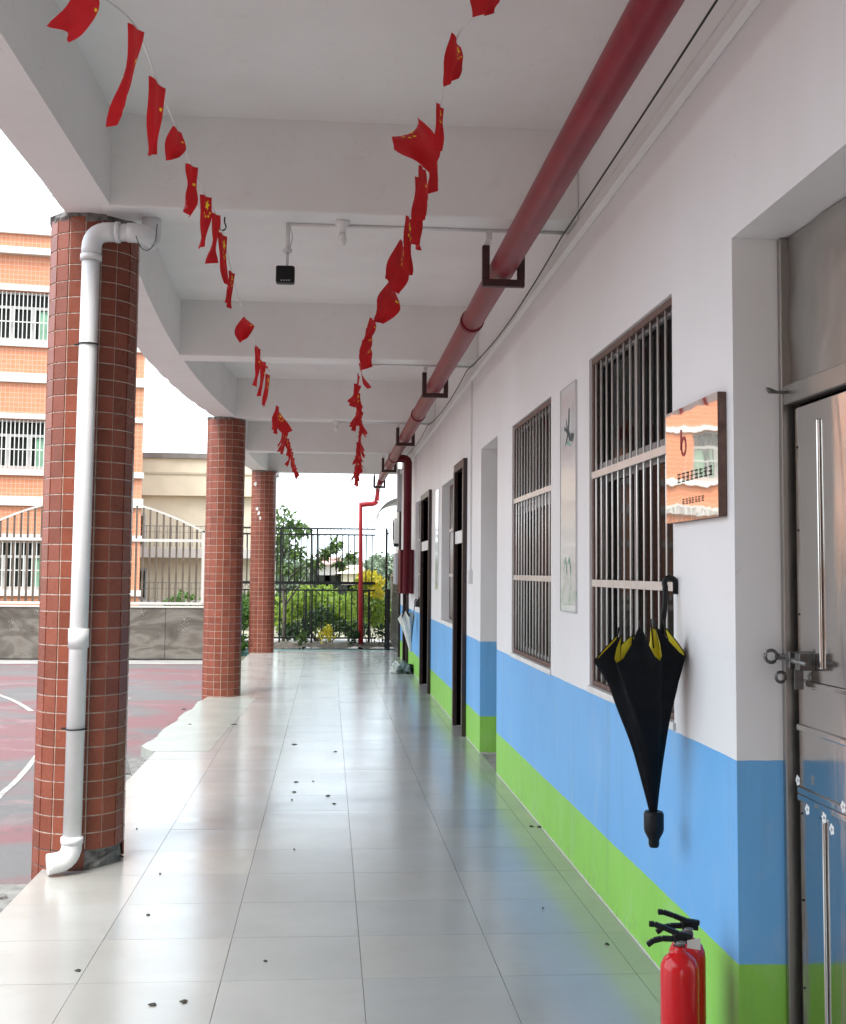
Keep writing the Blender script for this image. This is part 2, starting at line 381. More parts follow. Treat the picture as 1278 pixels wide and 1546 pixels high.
# ------------------------------------------------------------------ the setting: ground, court, corridor floor
WX = 1.48                       # wall face
EDGE = -1.63                    # corridor edge towards the court
CZ = -0.12                      # court level
FE = 26.45                      # end of the tiled floor
tag(MB().quad((-400, -400, CZ-.012), (400, -400, CZ-.012), (400, 600, CZ-.012), (-400, 600, CZ-.012)).build('ground', 'ground'), kind='structure')
tag(MB().quad((-30, -12, CZ), (EDGE+.2, -12, CZ), (EDGE+.2, 25.0, CZ), (-30, 25.0, CZ)).build('court', 'court'), kind='structure')
def strip(name, pts, w, z, mat):
    mb = MB(); pts = [Vector((p[0], p[1], z)) for p in pts]
    fine_ = []
    for i in range(len(pts)-1):
        p0, p1, p2, p3 = pts[max(i-1, 0)], pts[i], pts[i+1], pts[min(i+2, len(pts)-1)]
        for t in [k/8 for k in range(8)]: fine_.append(.5*((2*p1)+(p2-p0)*t+(2*p0-5*p1+4*p2-p3)*t*t+(3*p1-p0-3*p2+p3)*t**3))
    pts = fine_+[pts[-1]]
    for i, p in enumerate(pts):
        t = (pts[min(i+1, len(pts)-1)]-pts[max(i-1, 0)]).normalized(); n = Vector((-t.y, t.x, 0))*w/2
        mb.v += [tuple(p-n), tuple(p+n)]
    for i in range(len(pts)-1): mb.face((2*i, 2*i+2, 2*i+3, 2*i+1))
    return tag(mb.build(name, mat), kind='structure')
# painted court lines: an arc and the start of a second one
arc = [onZ(x, y, CZ) for x, y in ((0, 1202), (20, 1184), (40, 1162), (60, 1137))]
d = arc[-1]-arc[0]
strip('court_line', [arc[0]-d*2, arc[0]-d*.8] + arc + [arc[-1]+d*.5+Vector((.05, 0, 0)), arc[-1]+d*1.2+Vector((.2, .3, 0)), arc[-1]+d*2+Vector((.5, .6, 0))], .055, CZ+.004, 'line')
arc2 = [onZ(x, y, CZ) for x, y in ((-60, 1036), (-20, 1044), (0, 1050), (25, 1060), (48, 1074))]
strip('court_line', arc2, .07, CZ+.004, 'line')
strip('court_verge', [(-30, 24.35), (-12, 24.4), (-1.9, 24.45)], 1.0, CZ+.005, 'path')

floor = tag(MB().box(EDGE, WX+.3, -14, FE, CZ-.3, -.012).build('corridor_floor', 'grout'), kind='structure')
XL = [EDGE, -1.03, -.43, .17, .77, 1.365, WX+.02]
def tile_mesh(w, l):
    bm = bmesh.new(); bmesh.ops.create_cube(bm, size=1)
    bmesh.ops.scale(bm, vec=(w, l, .014), verts=bm.verts)
    bmesh.ops.translate(bm, vec=(0, 0, -.007), verts=bm.verts)
    top = [e for e in bm.edges if all(v.co.z > -.001 for v in e.verts)]
    me = bpy.data.meshes.new('floor_tile'); bm.to_mesh(me); bm.free(); me.materials.append(M['floor_tile']); return me
rng = random.Random(4)
tms = [tile_mesh(XL[i+1]-XL[i]-.0024, .5974) for i in range(6)]
Y0 = 5.245-.6*13
for k in range(32):                       # -2.6 .. 16.6 m
    for i in range(6):
        if k in (0,) and i == 5: continue
        inst('floor_tile', tms[i], floor, ((XL[i]+XL[i+1])/2, Y0+.6*(k+.5), rng.uniform(-.0003, .0003)), (rng.gauss(0, .0004), rng.gauss(0, .0004), rng.gauss(0, .0005)))
far = MB()
yk = Y0+.6*32
while yk < FE-.05:
    y1 = min(yk+.6, FE)
    for i in range(6): far.box(XL[i]+.0011, XL[i+1]-.0011, yk+.0011, y1-.0011, -.014, rng.uniform(-.0008, .0008))
    yk += .6
yk = Y0-.6
while yk > -14:
    for i in range(6): far.box(XL[i]+.0011, XL[i+1]-.0011, yk+.0011, yk+.5989, -.014, 0)
    yk -= .6
tag(far.build('floor_tile', 'floor_tile', floor), kind='stuff')
# mortar wash and broken edge along the court side
def blob(name, outline, z0, z1, mat, seed=1, parent=None):
    mb = MB(); n = len(outline); rg = random.Random(seed)
    mb.v += [(x, y, z1) for x, y in outline] + [(x, y, z0) for x, y in outline]
    mb.face(range(n))
    for i in range(n): j = (i+1) % n; mb.face((i, i+n, j+n, j))
    return mb.build(name, mat, parent)
rg = random.Random(11)
ol = []
for i in range(70):
    t_ = i/69; y = 11.75+(16.55-11.75)*t_
    ol.append((-1.648-.15*(1-t_)*min(1, t_*14)-.02*math.sin(t_*23)-rg.uniform(0, .018), y))
inn = [(-.96-.004*i+.006*math.sin(i*.9)-rg.uniform(0, .006), 16.55-(16.55-11.75)*i/39) for i in range(40)]
tag(blob('mortar_wash', ol+inn, CZ, .0025, 'mortar', 3), kind='structure')
ol = [(-1.625+rg.uniform(-.03, .02), 3.9+.17*i) for i in range(20)]
ol2 = [(-2.05+rg.uniform(-.08, .08)+.012*i, 7.13-.17*i) for i in range(20)]
tag(blob('broken_apron', ol+ol2, CZ-.02, CZ+.055, 'concrete', 5), kind='structure')
ol = [(-1.625+rg.uniform(-.02, .02), 8+.17*i) for i in range(22)]
ol2 = [(-1.80+rg.uniform(-.05, .05), 11.6-.17*i) for i in range(22)]
tag(blob('broken_apron', ol+ol2, CZ-.02, CZ+.03, 'concrete', 6), kind='structure')
tag(blob('broken_apron', [(-1.62, 10.6), (-1.62, 11.7), (-1.78, 11.72), (-1.86, 11.55), (-1.80, 11.3), (-1.74, 11.0), (-1.68, 10.7)], CZ-.02, CZ+.07, 'cement_dark', 7), kind='structure')  # broken edge, with the shade of its crack put into darker cement
def rock_mesh(seed, flat=.5):
    bm = bmesh.new(); bmesh.ops.create_icosphere(bm, subdivisions=1, radius=1); rg = random.Random(seed)
    for v in bm.verts: v.co *= rg.uniform(.6, 1.15); v.co.z *= flat
    me = bpy.data.meshes.new('stone'); bm.to_mesh(me); bm.free(); me.materials.append(M['stone']); return me
rocks = [rock_mesh(i) for i in range(5)]
rg = random.Random(21)
rub = [(rg.uniform(-1.97, -1.76), rg.uniform(5.6, 7.0), rg.uniform(.015, .05)) for _ in range(22)] + \
      [(rg.uniform(-1.95, -1.74), rg.uniform(8.5, 16.6), rg.uniform(.02, .055)) for _ in range(22)]
for x, y, s in rub:
    o = bpy.data.objects.new('stone', rg.choice(rocks)); C.objects.link(o)
    o.scale = (s, s*rg.uniform(.7, 1.3), s); o.rotation_euler = (0, 0, rg.uniform(0, 6))
    o.location = (x, y, CZ+s*.22+(.052 if y < 7.2 else .028 if y < 11.6 and x > -1.78 else 0))
    tag(o, 'broken bit of grey rubble along the crumbling court edge', 'stone', 'rubble along the corridor edge')
# dry scraps on the tiles
def scrap(x, y, s, seed):
    p = onZ(x, y, 0); rg = random.Random(seed); mb = MB(); n = 7
    ring = [(p.x+s*.75*math.cos(2*PI*i/n)*rg.uniform(.3, 1.2), p.y+s*.8*math.sin(2*PI*i/n)*rg.uniform(.5, 1.2), rg.uniform(.001, .008)) for i in range(n)]
    mb.v += ring + [(p.x, p.y, .010)] + [(q[0], q[1], q[2]-.003) for q in ring]
    for i in range(n): mb.face((i, (i+1) % n, n)); mb.face((i, i+n+1, (i+1) % n+n+1, (i+1) % n))
    o = mb.build('dry_leaf_scrap', 'leaf_dry', org=(p.x, p.y, 0))
    tag(o, 'tiny dark dry leaf scrap lying on the pale floor tiles', 'leaf scrap', 'leaf scraps on the corridor floor')
for i, (x, y, s) in enumerate([(444, 1124, .045), (507, 1135, .03), (447, 1181, .03), (445, 1196, .03), (473, 1180, .02), (495, 1202, .03), (505, 1214, .022), (441, 1208, .018),
        (224, 1382, .022), (118, 1466, .022), (231, 1518, .024), (278, 1513, .028), (401, 1452, .016), (242, 1320, .014), (287, 1094, .04), (353, 1094, .05), (917, 1426, .018), (820, 1372, .010),
        (803, 1248, .03), (814, 1249, .035), (444, 1283, .012), (207, 1252, .012)]): scrap(x, y, s, i)

# ------------------------------------------------------------------ school building: wall, ceiling, beams, windows, doors
bld = thing('school_building', 'school corridor building with white wall over blue and green painted bands', 'building', (WX, 10, 0))
SL, BU = 4.42, 3.86             # slab and beam undersides
WT = .24                        # wall thickness
OPEN = [(2.75, 4.26, 0, 2.99), (5.04, 6.70, 1.105, 2.965), (7.88, 9.58, 1.095, 2.93), (10.43, 11.57, 0, 2.95), (12.83, 13.66, 0, 2.90),
        (13.98, 15.62, 1.12, 2.87), (17.25, 18.62, 0, 2.86), (18.98, 20.30, 1.17, 2.91), (22.0, 22.9, 0, 2.6)]
WE = 24.4
YB = -14.0                      # the corridor goes on behind the viewer
mb = MB(); y = YB
for a, b, z0, z1 in OPEN:
    mb.box(WX, WX+WT, y, a, -.1, SL)
    if z0 > 0: mb.box(WX, WX+WT, a, b, -.1, z0)
    mb.box(WX, WX+WT, a, b, z1, SL); y = b
mb.box(WX, WX+WT, y, WE, -.1, SL)
mb.build('wall', 'wall', bld)
# dim rooms behind
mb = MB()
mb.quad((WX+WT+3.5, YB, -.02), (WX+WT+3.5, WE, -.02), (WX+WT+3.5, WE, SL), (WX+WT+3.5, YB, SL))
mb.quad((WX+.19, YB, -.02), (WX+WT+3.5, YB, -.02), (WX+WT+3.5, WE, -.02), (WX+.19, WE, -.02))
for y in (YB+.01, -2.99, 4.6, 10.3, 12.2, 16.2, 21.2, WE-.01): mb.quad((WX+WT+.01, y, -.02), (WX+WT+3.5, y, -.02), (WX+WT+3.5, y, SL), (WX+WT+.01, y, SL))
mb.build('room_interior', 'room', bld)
# ceiling slab with cross beams and the curved edge beam
def edge_line(y, outer):
    if y <= 7.4: x = -1.60 - min(7.4-y, 8)*.012; w = .30
    else:
        a, b = (7.4, 16.8) if y <= 16.8 else (16.8, 26.05)
        t = (y-a)/(b-a); x = -1.61-.26*4*t*(1-t)*(.9 if y > 16.8 else 1); w = .31+.06*(4*t*(1-t))
    return x if outer else x+w
ys = [YB+.5*i for i in range(22)] + [-3+.4*i for i in range(27)] + [7.4+.235*i for i in range(1, 41)] + [16.8+.231*i for i in range(1, 41)]
ys = sorted(set(round(v, 3) for v in ys)); YE = ys[-1]
mb = MB()
for y in ys:
    xo, xi = edge_line(y, True), edge_line(y, False)
    rgx = math.sin(y*7.1)*.006+math.sin(y*17.3)*.004
    mb.v += [(xo+rgx, y, BU+.008+abs(rgx)), (xi, y, BU+.008), (xi, y, SL+.02), (xo, y, 4.75)]
for i in range(len(ys)-1):
    a, b = 4*i, 4*i+4
    for j in range(4): mb.face((a+j, b+j, b+(j+1) % 4, a+(j+1) % 4))
mb.face((0, 1, 2, 3)); mb.face(tuple(4*(len(ys)-1)+j for j in (3, 2, 1, 0)))
eb = mb.build('edge_beam', 'ceiling', bld)
mb = MB().box(-1.52, WX+WT+3.6, YB, YE, SL, SL+.3)
mb.build('ceiling_slab', 'ceiling', bld)
BEAMS = [(-11.9, -11.6), (-7.2, -6.9), (-2.5, -2.2), (2.25, 2.55), (6.98, 7.27), (11.86, 12.18), (16.68, 17.0), (21.30, 21.62), (25.78, YE)]
for a, b in BEAMS:
    xl = edge_line((a+b)/2, False)-.06
    MB().box(xl, WX+.001, a, b, BU, SL+.01).build('ceiling_beam', 'ceiling', bld, bevel=.012)
# upper storey parapet, keeps the sky off the slab
MB().box(-1.5, WX+WT+3.6, YB, YE, SL+.3, SL+3.2).build('upper_storey', 'white_paint', bld)
# cable trunking along the wall
MB().box(WX-.045, WX-.001, YB, 24.3, 3.735, 3.80).build('cable_trunking', 'ceiling', bld, bevel=.004)
MB().box(WX-.02, WX-.001, YB, 24.3, 3.825, 3.845).build('cable_trunking', 'conduit', bld)
# vertical conduit with switch boxes by the recessed doorway
MB().box(WX-.018, WX-.001, 12.30, 12.33, 1.75, 3.735).build('conduit', 'conduit', bld)
MB().box(WX-.045, WX-.001, 12.22, 12.34, 1.62, 1.76).build('switch_box', 'conduit', bld, bevel=.006)
# sills
for (a, b, z0, z1) in (OPEN[1], OPEN[2], OPEN[5], OPEN[7]):
    MB().box(WX-.012, WX+.10, a-.02, b+.02, z0-.03, z0+.004).build('window_sill', 'white_paint', bld, bevel=.004)

def window(y0, y1, z0, z1, nb, rails, inset):
    X = WX+inset
    w = MB()                                  # outer frame
    t = .035
    w.box(X-.005, X+.03, y0+.003, y0+t, z0+.008, z1-.003); w.box(X-.005, X+.03, y1-t, y1-.003, z0+.008, z1-.003)
    w.box(X-.005, X+.03, y0+t, y1-t, z0+.008, z0+t); w.box(X-.005, X+.03, y0+t, y1-t, z1-t, z1-.003)
    win = w.build('window', 'rust', bld, bevel=.003)
    me = MB().tube([(0, 0, z0+.03), (0, 0, z1-.03)], .0068, 8).mesh('bar', 'steel')
    for i in range(nb):
        yy = y0+(y1-y0)*(i+.5)/nb
        inst('bar', me, win, (X+.008, yy, 0))
    for zr in rails:
        MB().box(X-.010, X+.001, y0+.01, y1-.01, zr-.02, zr+.02).build('rail', 'steel', win, bevel=.002)
    # sliding aluminium sash behind the bars
    F = X+.034; ym = (y0+y1)/2
    s = MB()
    for a, b, off in ((y0+.004, ym+.03, 0), (ym-.03, y1-.004, .03)):
        s.box(F+off, F+off+.025, a, a+.045, z0+.01, z1-.66); s.box(F+off, F+off+.025, b-.045, b, z0+.01, z1-.66)
        s.box(F+off, F+off+.025, a+.045, b-.045, z0+.01, z0+.06); s.box(F+off, F+off+.025, a+.045, b-.045, z1-.71, z1-.66)
    s.box(F-.004, F+.06, y0+.004, y1-.004, z1-.66, z1-.605); s.box(F, F+.05, y0+.004, y1-.004, z1-.05, z1-.004)
    s.box(F, F+.05, ym-.02, ym+.02, z1-.605, z1-.05)
    s.build('sash', 'alu', win)
    MB().box(F+.010, F+.015, y0+.045, ym, z0+.05, z1-.70).build('pane', 'glass', win)
    MB().box(F+.040, F+.045, ym, y1-.045, z0+.05, z1-.70).build('pane', 'glass', win)
    MB().box(F+.020, F+.025, y0+.03, ym-.02, z1-.61, z1-.045).build('pane', 'glass', win)
    MB().box(F+.020, F+.025, ym+.02, y1-.03, z1-.61, z1-.045).build('pane', 'glass', win)
    return win
window(5.04, 6.70, 1.105, 2.965, 13, (2.295, 1.685), .02)
window(7.88, 9.58, 1.095, 2.93, 13, (2.315, 1.700), .02)
window(13.98, 15.62, 1.12, 2.87, 13, (2.28, 1.70), .11)
window(18.98, 20.30, 1.17, 2.91, 11, (2.28, 1.70), .06)

def dark_door(y0, y1, z1, ajar):
    t = .10; d = MB()
    d.box(WX-.045, WX+.20, y0-t, y0, -.005, z1+.09); d.box(WX-.045, WX+.20, y1, y1+t, -.005, z1+.09)
    d.box(WX-.045, WX+.20, y0, y1, z1, z1+.09); d.box(WX-.02, WX+.16, y0, y1, 2.10, 2.17)
    dr = d.build('door', 'dark_wood', bld, bevel=.006)
    MB().box(WX-.048, WX-.046, y1-.02, y1+.07, z1+.02, z1+.07).build('head_trim', 'door_edge', dr)
    MB().box(WX-.03, WX-.021, y0+.05, y1-.005, 2.06, 2.20).build('room_sign', 'white_paint', dr)
    MB().box(WX+.10, WX+.105, y0+.01, y1-.01, 2.18, z1-.01).build('transom_pane', 'glass', dr)
    if ajar: MB().box(WX+.20, WX+.95, y1-.06, y1-.02, .01, 2.09).build('leaf', 'dark_wood', dr, bevel=.004)
    else: MB().box(WX+.10, WX+.14, y0+.004, y1-.004, .01, 2.095).build('leaf', 'dark_wood', dr, bevel=.004)
    return dr
dark_door(12.83, 13.66, 2.88, False); dark_door(17.25, 18.62, 2.84, True); dark_door(22.0, 22.9, 2.55, False)

# near steel door in its recess, and the like one further on
def steel_door(y0, y1, ztop, near):
    X = WX+.19; zf = 2.36
    fr = MB()
    fr.box(X-.02, X+.05, y1-.035, y1-.002, 0, ztop-.005); fr.box(X-.02, X+.05, y0+.002, y0+.035, 0, ztop-.005)
    fr.box(X-.015, X+.045, y0+.036, y1-.036, zf, zf+.07)
    dr = fr.build('door', 'sheet_dull', bld, bevel=.004); dr['label'] = 'stainless steel door in deep white recess'
    tr = MB(); n = 14                                   # transom sheet, slightly dished
    for i in range(n+1):
        for j in range(9):
            yy = y0+.036+(y1-y0-.072)*i/n; zz = zf+.071+(ztop-zf-.076)*j/8
            tr.v.append((X+.012+.006*math.sin(i*1.9)*math.sin(j*1.3), yy, zz))
    for i in range(n):
        for j in range(8): a = i*9+j; tr.face((a, a+9, a+10, a+1), 0, True)
    tr.build('transom_sheet', 'sheet_dull', dr)
    L0, L1 = y0+.045, y1-.075                          # leaf edges, dark gap on the far side
    MB().box(X+.012, X+.04, L0, L1, .012, zf-.015).build('leaf', 'sheet', dr, bevel=.004)
    MB().box(X+.045, X+.05, y1-.08, y1-.03, 0, zf).build('door_gap', 'black', dr)
    for yy in (L1-.20, L1-.62, L0+.25):
        for z0, z1 in ((1.42, zf-.08), (.10, .92)): MB().box(X+.001, X+.0118, yy-.022, yy+.022, z0, z1).build('rib', 'sheet', dr, bevel=.008)
    for z in (1.36, 1.20, .98, .955):
        MB().box(X+.001, X+.0115, L0+.002, L1-.002, z-.012, z+.012).build('cross_rib', 'sheet', dr, bevel=.005)
    for z in (.3, .6, .9, 1.6, 1.9, 2.2):
        MB().tube([(X+.0115, L1-.02, z), (X+.009, L1-.02, z)], .004, 8).build('rivet', 'black', dr)
    return dr, X, L1
sdoor, SX, SL1 = steel_door(2.75, 4.26, 2.99, True)
steel_door(10.43, 11.57, 2.95, False)
# flower transfers on the near leaf
rg = random.Random(3)
for i, (yy, z) in enumerate(((SL1-.05, 1.02), (SL1-.13, .935), (SL1-.27, .935), (SL1-.33, .91), (SL1-.42, 1.0), (SL1-.5, .93))):
    me = MB()
    for k in range(5):
        a = 2*PI*k/5; c = (yy+.012*math.cos(a), z+.012*math.sin(a)); n = 8; b = len(me.v)
        me.v += [(SX-.0145, c[0]+.008*math.cos(2*PI*q/n), c[1]+.008*math.sin(2*PI*q/n)) for q in range(n)]
        me.face([b+q for q in range(n)])
    me.build('flower_transfer', 'white_paint', sdoor)
# slide bolt and eye hook
lb = thing('slide_bolt', 'steel slide bolt with loop across the steel door gap', 'bolt', (SX-.02, 4.2, 1.42))
p = Vector((SX-.045, 4.30, 1.44))
MB().tube([(SX-.035, 4.255, 1.445), (SX-.035, 3.98, 1.435)], .011, 10).build('bolt_rod', 'dark_steel', lb)
MB().box(SX-.045, SX+.012, 4.03, 4.075, 1.41, 1.47).box(SX-.045, SX+.012, 4.12, 4.16, 1.41, 1.47).build('bolt_guide', 'dark_steel', lb, bevel=.004)
def torus_pts(c, r, n=16, plane='yz', a0=0, a1=2*PI):
    out = []
    for i in range(n+1):
        a = a0+(a1-a0)*i/n
        o = {'yz': (0, math.cos(a), math.sin(a)), 'xz': (math.cos(a), 0, math.sin(a)), 'xy': (math.cos(a), math.sin(a), 0)}[plane]
        out.append(Vector(c)+Vector(o)*r)
    return out
MB().tube(torus_pts((SX-.075, 4.215, 1.447), .022, 14, 'xz'), .0065, 8).build('loop', 'dark_steel', lb)
MB().tube(torus_pts((SX-.05, 4.19, 1.375), .018, 14, 'xz'), .006, 8).build('loop', 'dark_steel', lb)
MB().bar((SX-.02, 4.10, 1.41), (SX-.02, 4.10, 1.34), .03, .012).build('hasp', 'dark_steel', lb)
hk = MB().tube([(SX-.01, 4.2, 2.405), (SX-.05, 4.2, 2.405), (SX-.075, 4.2, 2.41), (SX-.088, 4.2, 2.42)], [.006, .006, .011, .004], 8)
tag(hk.build('wall_hook', 'dark_steel', org=(SX-.01, 4.2, 2.405)), 'small steel hook sticking out above the steel door frame', 'hook')

# ------------------------------------------------------------------ tiled columns
CR = .258; NT_ = 17; TP = .0985
def column(cx, cy, label, per_tile, cut=None, phase=0):
    root = thing('tiled_column', label, 'column', (cx, cy, 0), 'tiled columns along the court')
    zt = BU+.012
    core = MB(); n = 34; rg = random.Random(int(cy))
    zs = [-.13] + [.02*i for i in range(0, 14)] + [.3+.3*i for i in range(12)] + [zt]
    ks = []
    for z in zs:
        ks.append(len(core.v))
        for i in range(n):
            a = 2*PI*i/n; rr = CR+.003; da = (a-math.atan2(-cy, -cx)+PI) % (2*PI)-PI
            if cut and z < .115 and .12 < da < 1.75: rr += rg.uniform(-.032, -.004)
            core.v.append((cx+rr*math.cos(a), cy+rr*math.sin(a), z))
    for z, a, b in zip(zs, ks, ks[1:]):
        for i in range(n): j = (i+1) % n; core.face((a+i, a+j, b+j, b+i), 1 if z < .12 and cut else 0, False)
    core.build('core', ['col_grout', 'cement_dark'], root)
    # a rough cement collar where the column meets the beam
    col = MB(); 
    for z, r0 in ((zt-.05, CR+.002), (zt-.02, CR+.012), (zt+.0, CR+.02)):
        col.ring((cx, cy, z), (0, 0, 1), r0, 24)
    for q in range(2):
        for i in range(24): j = (i+1) % 24; col.face((q*24+i, q*24+j, q*24+24+j, q*24+24+i))
    cc = col.build('collar', 'cement_dark', root); jit_mesh(cc, .009, int(cx*100))
    w = 2*CR*math.tan(PI/NT_)-.0075
    bm = bmesh.new(); bmesh.ops.create_cube(bm, size=1); bmesh.ops.scale(bm, vec=(.012, w, TP-.0070), verts=bm.verts)
    e = [e for e in bm.edges if all(v.co.x > 0 for v in e.verts)]
    bmesh.ops.bevel(bm, geom=e, offset=.0012, segments=1, affect='EDGES')
    tm = bpy.data.meshes.new('column_tile'); bm.to_mesh(tm); bm.free(); tm.materials.append(M['tile_red'])
    base_v = [v.co.copy() for v in tm.vertices]; base_f = [tuple(f.vertices) for f in tm.polygons]
    view = math.atan2(-cy, -cx); rest = MB(); rows = int((zt-.01)/TP)
    order = sorted(range(NT_), key=lambda i: abs((2*PI*i/NT_+phase-view+PI) % (2*PI)-PI))
    single = set(order[:7]) if per_tile else set()
    for r in range(-1, rows+1):
        for i in range(NT_):
            a = 2*PI*i/NT_+phase
            z = TP*(r+.5)+.012
            if z+TP/2 > zt-.012: continue
            if cut and cut(r, i, order.index(i), a-view): continue
            pos = Vector((cx+CR*math.cos(a), cy+CR*math.sin(a), z)); tl = rg.gauss(0, .008); tw = rg.gauss(0, .006)
            if i in single and r >= 0:
                inst('tile', tm, root, pos, (0, tl, a+tw))
            else:
                mt = Matrix.Translation(pos) @ Matrix.Rotation(a+tw, 4, 'Z') @ Matrix.Rotation(tl, 4, 'Y'); k = len(rest.v)
                rest.v += [tuple(mt @ v) for v in base_v]
                for f in base_f: rest.face([k+q for q in f])
    tag(rest.build('tile', 'tile_red_isl', root), kind='stuff')
    return root
def cut1(r, i, o, da):
    da = (da+PI) % (2*PI)-PI
    return r <= 0 and .20 < da < 1.65
column(-1.47, 7.42, 'tiled red column with a white downpipe and a broken foot', True, cut1, .06)
column(-1.462, 16.93, 'tiled red column with no pipe, its foot beside the pale mortar patch', True, None, .13)
column(-1.402, 25.74, 'tiled red column with chipped white patches, beside the iron fence', False, None, .2)
column(-1.47, -2.03, 'tiled red column where the first flag string is tied', False, None, .1)
for x, y in ((388, 768), (391, 775), (393, 782), (386, 730)):
    q = onY(x, y, 25.47); s = .035
    b = MB(); n = 7; rg = random.Random(x)
    b.v += [(q.x+s*rg.uniform(.5, 1.2)*math.cos(2*PI*i/n), 25.47, q.z+s*1.5*rg.uniform(.5, 1.2)*math.sin(2*PI*i/n)) for i in range(n)]
    b.face(range(n)); b.build('tile_chip', 'white_paint', bpy.data.objects['tiled_column.002'])

# ------------------------------------------------------------------ white downpipe on the first column
dp = thing('downpipe', 'white PVC downpipe fixed to the first tiled column', 'pipe', (-1.46, 7.08, 0))
def bend(p0, p1, p2, r, n=7):                       # rounded corner polyline p0-p1-p2
    p0, p1, p2 = Vector(p0), Vector(p1), Vector(p2); a = p1+(p0-p1).normalized()*r; b = p1+(p2-p1).normalized()*r
    return [a.lerp(p1, t).lerp(p1.lerp(b, t), t) for t in [i/n for i in range(n+1)]]
pb = onY(109, 1270, 7.08); ptp = onY(137, 420, 7.08)
pr = .052
T0 = Vector((ptp.x, 7.08, 3.735)); B0 = Vector((pb.x, 7.08, .075))
ex = onY(221, 362, 7.08).x
MB().tube([B0+Vector((0, 0, .07)), T0-Vector((0, 0, .10))], pr, 24).build('pipe', 'pvc', dp)
top = bend(T0-Vector((0, 0, .12)), T0, T0+Vector((.12, 0, 0)), .105)
MB().tube([T0-Vector((0, 0, .14))]+top+[T0+Vector((.14, 0, 0))], pr+.006, 24, ref=(0, 1, 0)).build('elbow', 'pvc', dp)
MB().tube([T0+Vector((.13, 0, 0)), (ex-.06, 7.08, 3.735)], pr, 24).build('pipe', 'pvc', dp)
MB().tube([(ex-.11, 7.08, 3.735)]+bend((ex-.11, 7.08, 3.735), (ex, 7.08, 3.735), (ex+.01, 7.24, 3.70), .08)+bend((ex, 7.08, 3.735), (ex+.01, 7.20, 3.71), (ex+.01, 7.22, BU+.05), .05)+[(ex+.01, 7.22, BU+.02)], pr+.006, 24, ref=(.3, .2, 1)).build('elbow', 'pvc', dp)
for z in (3.56,): MB().tube([(ptp.x, 7.08, z), (ptp.x, 7.08, z+.035)], pr+.011, 24).build('collar', 'pvc', dp)
MB().tube([T0+Vector((.14, 0, 0)), T0+Vector((.165, 0, 0))], pr+.011, 24).build('collar', 'pvc', dp)
def along(z): t = (z-B0.z)/(T0.z-B0.z); return B0.lerp(T0, t)
cz = along(1.34); MB().tube([cz-Vector((0, 0, .055)), cz+Vector((0, 0, .055))], pr+.007, 24).build('coupling', 'pvc', dp)
bt = bend(B0+Vector((0, 0, .12)), B0+Vector((0, 0, -.005)), B0+Vector((-.14, -.05, -.005)), .10)
MB().tube([B0+Vector((0, 0, .14))]+bt+[B0+Vector((-.125, -.045, -.008))], pr+.006, 24, ref=(-.3, .95, 0)).build('elbow', 'pvc', dp)
MB().tube([B0+Vector((0, 0, .10)), B0+Vector((0, 0, .135))], pr+.011, 24).build('collar', 'pvc', dp)
for z in (3.06, .82):
    c = along(z); MB().tube(torus_pts((c.x, c.y, c.z), pr+.004, 24, 'xy'), .004, 6).tube([(c.x-.05, c.y+.01, z), (c.x-.085, c.y+.03, z)], .006, 6).build('clamp', 'black', dp)
wl_ = thing('loose_wire', 'loose dark wire hanging under the white pipe elbow', 'wire', (ex, 7.0, 3.7))
MB().tube([(ex-.05, 7.02, 3.70)]+[(ex-.05+.115*i/8, 7.02, 3.70-.075*math.sin(PI*i/8)**.7-.02*i/8) for i in range(1, 9)]+[(ex+.07, 7.03, 3.78)], .0028, 6).build('strand', 'wire_black', wl_)

# ------------------------------------------------------------------ red fire pipe, brackets and riser
PXc, PZ, PRr = 1.085, 3.685, .082
fp = thing('fire_pipe', 'long red painted fire pipe running under the ceiling beams', 'pipe', (PXc, 3, PZ))
jp = onY(571, 737, 27.6)
MB().tube([(PXc, -13.9, PZ), (PXc, 24.6, PZ)], PRr, 24).build('pipe', 'red_pipe', fp)
for y in (9.05, 14.6, 20.2): MB().tube([(PXc, y, PZ), (PXc, y+.035, PZ)], PRr+.010, 24).tube([(PXc, y+.05, PZ), (PXc, y+.075, PZ)], PRr+.010, 24).build('coupling', 'red_pipe', fp)
e1 = Vector((PXc, 24.6, PZ)); e2 = Vector((1.12, 27.6, PZ-.02)); e3 = Vector((.73, 27.75, 3.29)); 
MB().tube([e1, e2], PRr*.8, 16).build('pipe', 'red_pipe', fp)
v0 = onY(545, 762, 27.7); q1 = onY(569, 760, 27.7)
MB().tube([e2-Vector((0, .05, 0))]+bend(e2, (q1.x, 27.7, q1.z), (v0.x, 27.7, v0.z), .1)+[(v0.x, 27.7, v0.z)], .06, 12).build('pipe', 'red_pipe_bright', fp)
MB().tube([(v0.x+.02, 27.7, v0.z), (v0.x, 27.7, v0.z), (v0.x+.04, 27.7, -.05)], .06, 14, ref=(0, 1, 0)).build('drop_pipe', 'red_pipe_bright', fp)
BL = ('beside the beam with the flood lamp', 'above the switch box conduit', 'above the far dark door', 'beside the maroon riser', 'where the pipe leaves the corridor')
